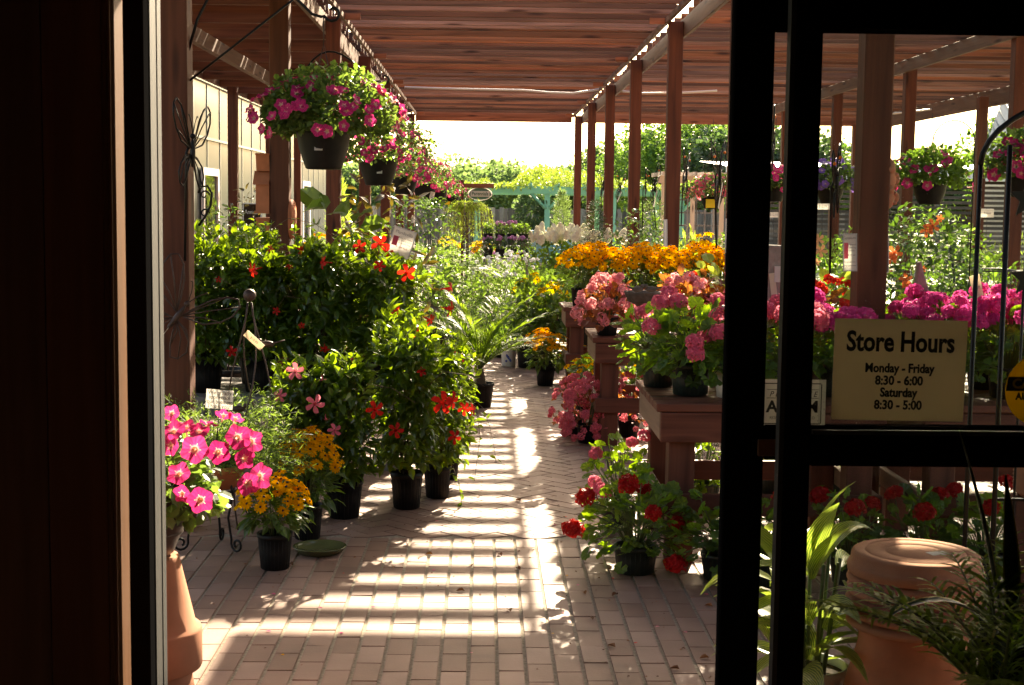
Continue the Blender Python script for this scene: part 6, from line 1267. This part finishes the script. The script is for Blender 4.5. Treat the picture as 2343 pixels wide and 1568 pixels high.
for k, (x, y, lab) in enumerate(((.58, 15.4, 'foxtail fern at the aisle end of the low table'), (.86, 15.35, 'foxtail fern second on the low table'), (1.14, 15.4, 'upright foxtail fern beside the farthest bench'), (.72, 15.75, 'foxtail fern in the back row of the low table, nearest the aisle'), (1.05, 15.75, 'foxtail fern in the back row of the low table, nearest the bench'))): foxtail(lab, (x, y, .392), 240 + k, 16, .46)
# rack of pots, hydrangeas, blue tub
t = thing('plant_rack', 'two tier grey rack of small plants beyond the aisle', 'rack', (P(1155, 590, 20.5).x, 20.5, 0)); z1 = P(1155, 590, 20.5).z; z2 = P(1155, 555, 20.5).z
for z in (z1, z2):
    b = MB(); b.box(-.32, .36, 0 if z == z1 else .22, .2 if z == z1 else .42, z - .03, z - .003); b.build('shelf', M['greywood'], t)
for x in (-.31, .30): b = MB(); b.box(x, x + .04, .205, .215, 0, z2 - .031); b.build('leg', M['greywood'], t)
g = np.random.default_rng(250)
for r_, (z, y, fl) in enumerate(((z1, .1, 'mauve'), (z2, .32, 'mauve'))):
    for k in range(4):
        px = P(1155, 590, 20.5).x - .24 + .17 * k
        s = shrub('small_potted_plant', ['pot of mauve flowers on the lower tier of the rack', 'leafy potted plant on the upper tier of the rack'][r_], (px, 20.5 + y, z), .27, .085, 'midleaf' if r_ else 'hibleaf', 150, .045, 251 + r_ * 4 + k, L_OV, (.07, .12), 'plant', 'small pots on the rack tiers', 'blob', .3, .1)
        q, d = blob(g, 7, .07, .05, .25, .7, 0, .1)
        if k in (1, 2) or r_ == 0: bloom_mass(s, FL[fl], list(FL[fl].materials), g, q, d, .024, .5)
for k, (px, Y, lab) in enumerate(((1225, 22.0, 'cream hydrangea at the left of its row, behind the plant rack'), (1262, 22.3, 'cream hydrangea second in its row'), (1300, 22.1, 'cream hydrangea beside the first far post'), (1330, 22.4, 'cream hydrangea behind the slim dark spruce'), (1395, 22.4, 'cream hydrangea between the slim right posts'))):
    t = shrub('hydrangea', lab, (P(px, 560, Y).x, Y, GZ), 1.16, .32, 'midleaf', 520, .085, 260 + k, L_OV, (.16, .26), 'plant', 'cream hydrangeas'); g = np.random.default_rng(270 + k); q, d = blob(g, 12, .27, .18, 1.08, .8, .0, .1); blooms(t, FL['hyd'], g, q, d, .085, 1.0, 'flower_cone')
t = thing('blue_tub', 'pale blue plastic tub behind the cream hydrangeas', 'tub', (P(1270, 535, 26).x, 26, -.0)); b = MB(); b.lathe([(.42, 0), (.46, .02), (.49, P(1270, 528, 26).z - .02), (.51, P(1270, 528, 26).z), (.47, P(1270, 528, 26).z), (.44, .2), (.001, .15)], 30, cap1=False); b.build('body', M['glassblue'], t)
p = P(1058, 470, 24.5); t = thing('weeping_larch', 'bright yellow green weeping tree hanging in front of the perennials sign post', 'tree', (p.x + .06, 24.5, 0)); g = np.random.default_rng(280); zt = P(1060, 470, 24.5).z; b = MB(); b.tube([(0, 0, 0), (.03, 0, zt * .6), (0, 0, zt)], .03, 8, 0, False, .018); b.build('trunk', M['bark'], t); P_, D_ = [], []; b = MB()
for k in range(46):
    a = g.uniform(0, 6.283); r_ = g.uniform(.1, .42) if k > 6 else .42; a = a if k > 6 else g.uniform(-.5, .5); dl = g.uniform(.35, .62); pts = [(0, 0, zt - .04), (r_ * .55 * math.cos(a), r_ * .55 * math.sin(a), zt + .05), (r_ * math.cos(a), r_ * math.sin(a), zt - .08), (r_ * 1.12 * math.cos(a), r_ * 1.12 * math.sin(a), zt - dl)]; b.tube(pts, .005, 4)
    for i in range(60): s = g.uniform(.2, 3); j = min(2, int(s)); f = s - j; q = np.array(pts[j]) * (1 - f) + np.array(pts[j + 1]) * f; P_.append(q + g.normal(size=3) * .02); D_.append(np.array([0, 0, -.8]) + g.normal(size=3) * .6)
b.build('branch', M['twig'], t); N = len(P_); link('foliage', leaves('foliage', M['larch'], L_NEED, np.array(P_), np.array(D_), rdir(g, N), .07 * g.uniform(.7, 1.3, N)), t)
shrub('cypress', 'light feathery green conifer left of the first far post', (P(1288, 500, 31).x, 31.5, 0), 1.95, .40, 'cypress', 2600, .11, 281, L_NEED, None, 'tree', None, 'column', .2, .9, .25, .75, 'twig')
shrub('cypress', 'bright green conifer at the left, past the greenhouse door', (P(775, 470, 34).x, 34, 0), 2.2, .5, 'larch', 1500, .14, 282, L_NEED, None, 'tree', None, 'column', .2, .9, .25, .8, 'twig')
# perennials sign
Y = 25.2; p = P(1058, 412, Y); sg = thing('perennials_sign', 'oval green Perennials sign hanging from a brown post arm', 'sign', (p.x, Y, 0)); k = Y / F; b = MB(); b.box(-.024, .024, 0, .05, 0, p.z, 0, .004); b.build('post', M['redwood_z'], sg); q0, q1 = P(1062, 424, Y), P(1130, 426, Y); b = MB(); b.box(.025, q1.x - p.x, .005, .045, q0.z - .045, q0.z + .03, 0, .004); b.build('arm', M['redwood_x'], sg)
c = P(1098, 444, Y); cx = c.x - p.x; b = MB(); n = 40
for r0, y0, mi in ((1.0, .012, 0), (.90, .008, 1), (.84, .004, 2)): b.add([(cx + 28 * k * r0 * math.cos(2 * math.pi * i / n), -y0 * 0 + (.03 if mi == 0 else .028 - .003 * mi), c.z + 15 * k * r0 * math.sin(2 * math.pi * i / n)) for i in range(n)] + [(cx + 28 * k * r0 * math.cos(2 * math.pi * i / n), .036, c.z + 15 * k * r0 * math.sin(2 * math.pi * i / n)) for i in range(n)], [tuple(range(n)), tuple(range(n, 2 * n))[::-1]] + [(i, i + n, (i + 1) % n + n, (i + 1) % n) for i in range(n)], (0, 1, 0)[mi] if mi < 2 else 1)
b.build('panel', [M['white'], M['greensign']], sg); b = MB(); b.box(cx - 21.5 * k, cx + 21.5 * k, .017, .021, c.z - 6.5 * k, c.z + 6.5 * k, 0, .002); b.build('name_panel', M['white'], sg); lettering(sg, 'Perennials', (cx, .0155, c.z), 11.5 * k, 'greensign', .80, .002)
b = MB()
for dx in (-.12, .12): b.tube([(cx + dx, .03, c.z + 12 * k), (cx + dx, .03, q0.z - .045)], .004, 4)
b.build('chain', M['iron'], sg)
# sunlit perennial rows: each plant its own thing
protos = []
for k, (lf, h, r, n, ls, fl, fn, fs, lab) in enumerate((('paleleaf', .62, .24, 420, .055, None, 0, 0, 'pale green perennial in the sunlit rows beyond the pergola'), ('midleaf', .70, .24, 420, .06, 'rudy', 12, .05, 'yellow flowered perennial in the sunlit rows beyond the pergola'), ('paleleaf', .55, .26, 420, .05, 'white', 16, .03, 'white flowered perennial in the sunlit rows beyond the pergola'), ('midleaf', .66, .22, 360, .06, 'mauve', 10, .035, 'mauve flowered perennial in the sunlit rows beyond the pergola'), ('midleaf', .80, .22, 420, .07, 'rud', 16, .05, 'orange flowered perennial in the sunlit rows beyond the pergola'), ('fernleaf', .60, .26, 520, .07, None, 0, 0, 'feathery green perennial in the sunlit rows beyond the pergola'))):
    t = shrub('potted_perennial', lab, (0, 0, 0), h, r, lf, n, ls, 400 + k, (L_OV, L_LANCE, L_OV, L_LANCE, L_OV, L_NEED)[k], (.11, .17), 'plant', lab.split(' in the')[0] + 's beyond the pergola'); g = np.random.default_rng(410 + k)
    if fl: q, d = blob(g, fn, r, h * .2, h * .9, .7, .1, .2); bloom_mass(t, FL[fl], list(FL[fl].materials), g, q, d, fs, .6)
    protos.append(t)
g = random.Random(17); used = set(); rows = [(Y, x) for Y in (19.6, 21.2, 23.6, 25.4, 27.4, 29.6, 32, 35, 38) for x in np.arange(-3.2, 1.4, .62)]
for Y, x in rows:
    xx = x * (Y / 24) ** .5 + g.uniform(-.12, .12); yy = Y + g.uniform(-.25, .25)
    if Y < 23 and -.1 < xx < 1.2 and 20 < yy < 22.9: continue
    if Y < 20.5 and xx > .2: continue
    k = g.choices(range(6), (5, 2 if Y < 28 else 4, 3, 1, 1.5 if Y < 30 else 4, 3))[0]; s = g.uniform(.85, 1.25)
    if k in used: dup(protos[k], (xx, yy, .0), g.uniform(0, 6), s)
    else: used.add(k); protos[k].location = (xx, yy, 0); protos[k].rotation_euler = (0, 0, g.uniform(0, 6)); protos[k].scale = (s,) * 3
# right hand garden seen past and through the glass
for k in range(6):
    if k not in used: used.add(k); protos[k].location = (3.0, 24 + k, 0)
for k, (px, Y, h, r, lf, n, ls, lab) in enumerate(((1478, 17.5, 1.55, .42, 'hollyleaf', 1300, .07, 'glossy dark shrub between the two nearest aisle posts'), (1490, 24, 1.75, .45, 'cypress', 1500, .10, 'golden feathery conifer behind the glossy shrub'), (1500, 15.4, 1.20, .34, 'midleaf', 700, .06, 'leafy shrub behind the rudbeckia at centre right'), (1420, 24.0, 1.1, .4, 'paleleaf', 700, .07, 'pale shrub glimpsed between the slim right posts'), (1590, 16.0, 1.15, .40, 'midleaf', 800, .065, 'green shrub below the pink basket with the yellow tag'), (1640, 18.5, 1.2, .42, 'paleleaf', 800, .065, 'pale shrub beside the lattice arbor'), (1560, 22.5, 1.3, .30, 'larch', 200, .30, 'strappy yellow green grass in front of the lattice arbor'), (1770, 15.0, 1.2, .40, 'midleaf', 700, .065, 'green shrub seen in the gap between the door stiles'), (1880, 14.6, 1.05, .42, 'hibleaf', 700, .07, 'dark shrub left of the thick post behind glass'), (1890, 19, 1.3, .45, 'paleleaf', 800, .07, 'pale shrub below the purple basket'), (2050, 16.5, 1.5, .45, 'cypress', 800, .09, 'grassy pale shrub right of the thick post'), (2300, 13.0, 1.2, .45, 'midleaf', 800, .07, 'green shrub at the far right edge'), (2260, 16, 1.25, .5, 'paleleaf', 800, .07, 'yellow green shrub between the black arch bars'), (2330, 18, 1.35, .5, 'larch', 700, .09, 'golden shrub at the right edge in front of the shade house'), (2195, 19, 1.5, .5, 'midleaf', 800, .075, 'tall leafy shrub in front of the shade house'), (2120, 22, 1.6, .6, 'paleleaf', 900, .08, 'broad pale shrub behind the coral flowered bush'), (1960, 22, 1.45, .5, 'midleaf', 800, .08, 'leafy shrub behind the thick post'), (1700, 22, 1.4, .5, 'midleaf', 800, .08, 'shrub hidden mostly by the door stile'))):
    shrub('garden_shrub', lab, (P(px, 600, Y).x, Y, GZ), h, r, lf, n, ls, 430 + k, L_OV if lf not in ('cypress', 'larch') else (L_NEED if n > 300 else L_STRAP), (.18, .28), 'plant', None, 'column' if lf == 'cypress' else 'blob', .3, .1, .3, .5 if lf == 'cypress' else 0)
hb = shrub('hibiscus', 'large dark hibiscus bush with coral flowers behind the triangular stone', (P(2125, 600, 11.4).x, 11.4, GZ), 1.62, .46, 'hibleaf', 1700, .075, 450, L_OV, (.2, .32), 'plant', None, 'blob', .25, -.1, .3)
for kd, px, py, s in (('coral', 2046, 578, .06), ('coral', 2040, 592, .045), ('coral', 2133, 517, .055), ('coral', 2120, 528, .05), ('coral', 2072, 640, .05), ('coral', 2075, 655, .04), ('coral', 2150, 500, .03), ('coral', 2112, 615, .025)): bloom_px(hb, FL[kd], px, py, 10.95, s, (-.2, -1, .2))
h2 = shrub('hibiscus', 'peach flowered hibiscus left of the thick post behind glass', (P(1878, 600, 12.4).x, 12.4, GZ), 1.3, .36, 'midleaf', 900, .07, 451, L_OV, (.18, .3), 'plant', None, 'blob', .25, -.1, .3)
for px, py, s in ((1872, 548, .05), (1877, 574, .055), (1868, 600, .035), (2030, 622, .04)): bloom_px(h2, FL['peach'], px, py, 12.0, s, (-.2, -1, .2))
# hanging baskets at right
def rbasket(label, px, ypot, Y, r1, h, pr, ph, seed, fl, n=40, hookpx=None, tag_=None, lf='petleaf', nl=700):
    hp = P(px, hookpx or ypot - 120, Y); t = basket(label, (hp.x, Y, hp.z), P(px, ypot, Y).z, r1, h, pr, ph, seed, n, fl, nl, .042, .04, 'baskets along the right bays', lf, 'blackpot')
    if tag_: b = MB(); b.box(-.06, .06, -.001, .001, -.05, .05); b.build('tag', M[tag_], t, (-.03, -pr - .02, .06))
    return t
PYr = PY
rbasket('hanging basket of pink and cream petunias with yellow tag beside the door stile', 1632, 478, 17.0, .30, .26, .13, .16, 460, 'petm', 60, 275, 'yellowtag')
rbasket('pink hanging basket seen between the two door stiles', 1776, 462, 16.0, .26, .28, .12, .16, 461, 'pet', 40, 270)
rbasket('purple hanging basket left of the thick post behind glass', 1905, 466, 12.8, .25, .25, .12, .15, 462, 'petp', 55, 240)
rbasket('magenta flowered hanging basket right of the thick post behind glass', 2133, 468, 10.95, .30, .28, .125, .16, 463, 'pet', 22, 262, None, 'midleaf', 900)
rbasket('pink hanging basket cut off by the right edge of the picture', 2352, 452, 9.0, .22, .25, .12, .15, 464, 'pet', 30, 262)
for k, (px, py, Y, lab) in enumerate(((2180, 265, 10.95, 'thin black shepherd hook arching over the magenta basket'), (1640, 340, 17.0, 'thin black hook holding the basket with the yellow tag'))):
    p = P(px, py, Y); t = thing('shepherd_hook', lab, 'hook', (p.x, Y + .02, GZ)); b = MB(); pts = [(.18, 0, 0), (.18, 0, p.z - .22)]
    for q in range(12): a = q / 11 * math.pi; pts.append((.02 + .16 * math.cos(a), 0, p.z - .2 + .16 * math.sin(a)))
    pts += [(-.16, 0, p.z - .26), (-.13, 0, p.z - .29)]; b.tube(pts, .005, 6); b.build('rod', M['iron'], t)
for k, (px, py, Y, w_, h_, st_, lab) in enumerate(((2258, 488, 20, 30, 20, .9, 'small white label on a wood stake right of the black arch'), (1882, 473, 22, 34, 14, .6, 'pale wooden label below the purple basket'), (1770, 492, 22, 20, 12, .6, 'small white label between the door stiles'))):
    placard('plant_label', lab, px, py, w_, h_, Y, [('$12.99' if k else 'Roses', 0, 7, 'greyink', .8)], 0, 'white', stake=st_)
t = thing('shopping_cart', 'grey wire shopping cart parked beyond the arch at right', 'cart', (P(2255, 640, 12).x, 12, GZ)); zt = P(2255, 600, 12).z
for z in (zt - .42, zt - .26, zt - .08): b = MB(); b.tube([(-.08, 0, z), (.3, 0, z), (.3, .5, z), (-.08, .5, z)], .008, 5, 0, True); b.build('basket_rim', M['alu'], t)
b = MB()
for q in range(9): b.tube([(-.08 + q * .0475, 0, zt - .42), (-.08 + q * .0475, 0, zt - .08)], .003, 4)
b.build('basket_wire', M['alu'], t); b = MB(); b.tube([(-.16, .02, zt), (-.16, .48, zt)], .014, 7); b.tube([(-.16, .1, zt), (-.02, .1, .12), (.3, .1, .1)], .012, 6); b.tube([(-.16, .4, zt), (-.02, .4, .12), (.3, .4, .1)], .012, 6); b.build('handle', M['alu'], t)
for x in (0, .28):
    for y in (.08, .42): b = MB(); b.lathe([(.05, -.012), (.055, 0), (.05, .012)], 14); b.build('wheel', M['iron'], t, (x, y, .055), (R(90), 0, 0))
# fallen leaves and petals on the bricks
g = np.random.default_rng(500)
for px, py, kd in ((990, 1268, 'dry'), (1140, 1268, 'dry'), (1413, 1360, 'dry'), (1408, 1481, 'dry'), (1555, 1532, 'dry'), (1333, 1355, 'dry'), (1168, 1400, 'dry'), (1095, 1135, 'dry'), (1192, 1146, 'dry'), (1355, 1418, 'dry'), (1630, 1388, 'dry'), (660, 1290, 'dry'), (1622, 1505, 'dry'), (1063, 1352, 'dry'), (1078, 1297, 'dry'), (1180, 1300, 'dry'), (900, 1300, 'dry')):
    p = G(px, py, GZ + .003); me = leaves('leaf', M['dry'], leaf_t(.34, .30, .10), np.zeros((1, 3)), np.array([[1., 0, .1]]), np.array([[0, 0, 1.]]), .038); o = link('fallen_leaf', me, None, p, (0, 0, g.uniform(0, 6))); tag(o, 'curled dry brown leaf lying on the brick paving', 'leaf', 'fallen leaves on the bricks')
for px, py, m_ in ((1400, 1322, 'p_red'), (1500, 1435, 'p_begpink'), (1620, 1361, 'p_mandpink'), (1571, 1448, 'p_begpink'), (860, 1389, 'p_pink'), (735, 1392, 'p_pink'), (630, 1360, 'p_pink'), (778, 1450, 'p_pink'), (1085, 1240, 'p_mauve'), (620, 1445, 'p_pink')):
    p = G(px, py, GZ + .003); me = leaves('petal', M[m_], L_ROUND, np.zeros((1, 3)), np.array([[1., 0, .15]]), np.array([[0, 0, 1.]]), .022); o = link('fallen_petal', me, None, p, (0, 0, g.uniform(0, 6))); tag(o, 'small fallen flower petal lying on the brick paving', 'petal', 'fallen petals on the bricks')

# litter swept against the pots and along the joints
g = np.random.default_rng(510); n = 420
c = np.array([[-.9, 7.2], [-.5, 7.6], [-.3, 8.2], [.5, 6.6], [.7, 7.2], [.9, 9.6], [-1.0, 6.4], [.2, 7.0], [0, 9.5], [.6, 5.4]])[g.integers(0, 10, n)] + g.normal(size=(n, 2)) * np.array([.35, .8]); c[:, 1] = np.clip(c[:, 1], 4.9, 14)
o = link('leaf_litter', leaves('leaf_litter', M['dry'], leaf_t(.34, .2, .1), np.c_[c, np.full(n, GZ + .003)], np.c_[g.normal(size=(n, 2)), np.zeros(n)], norm(np.array([[0, 0, 1.]]) + g.normal(size=(n, 3)) * .25), .011 * g.uniform(.4, 1.5, n))); tag(o, 'tiny scraps of dry leaf scattered over the brick paving', 'litter', None, 'stuff')

for k in range(34):
    x, y = g.uniform(-.75, 1.1), g.uniform(5.0, 9.5); me = leaves('petal', M[('p_begpink', 'p_red', 'p_orange', 'p_pink')[k % 4]], L_ROUND, np.zeros((1, 3)), np.array([[1., 0, .15]]), np.array([[0, 0, 1.]]), float(g.uniform(.012, .02)))
    tag(link('fallen_petal', me, None, (x, y, GZ + .003), (0, 0, g.uniform(0, 6))), 'small fallen flower petal lying on the brick paving', 'petal', 'fallen petals on the bricks')
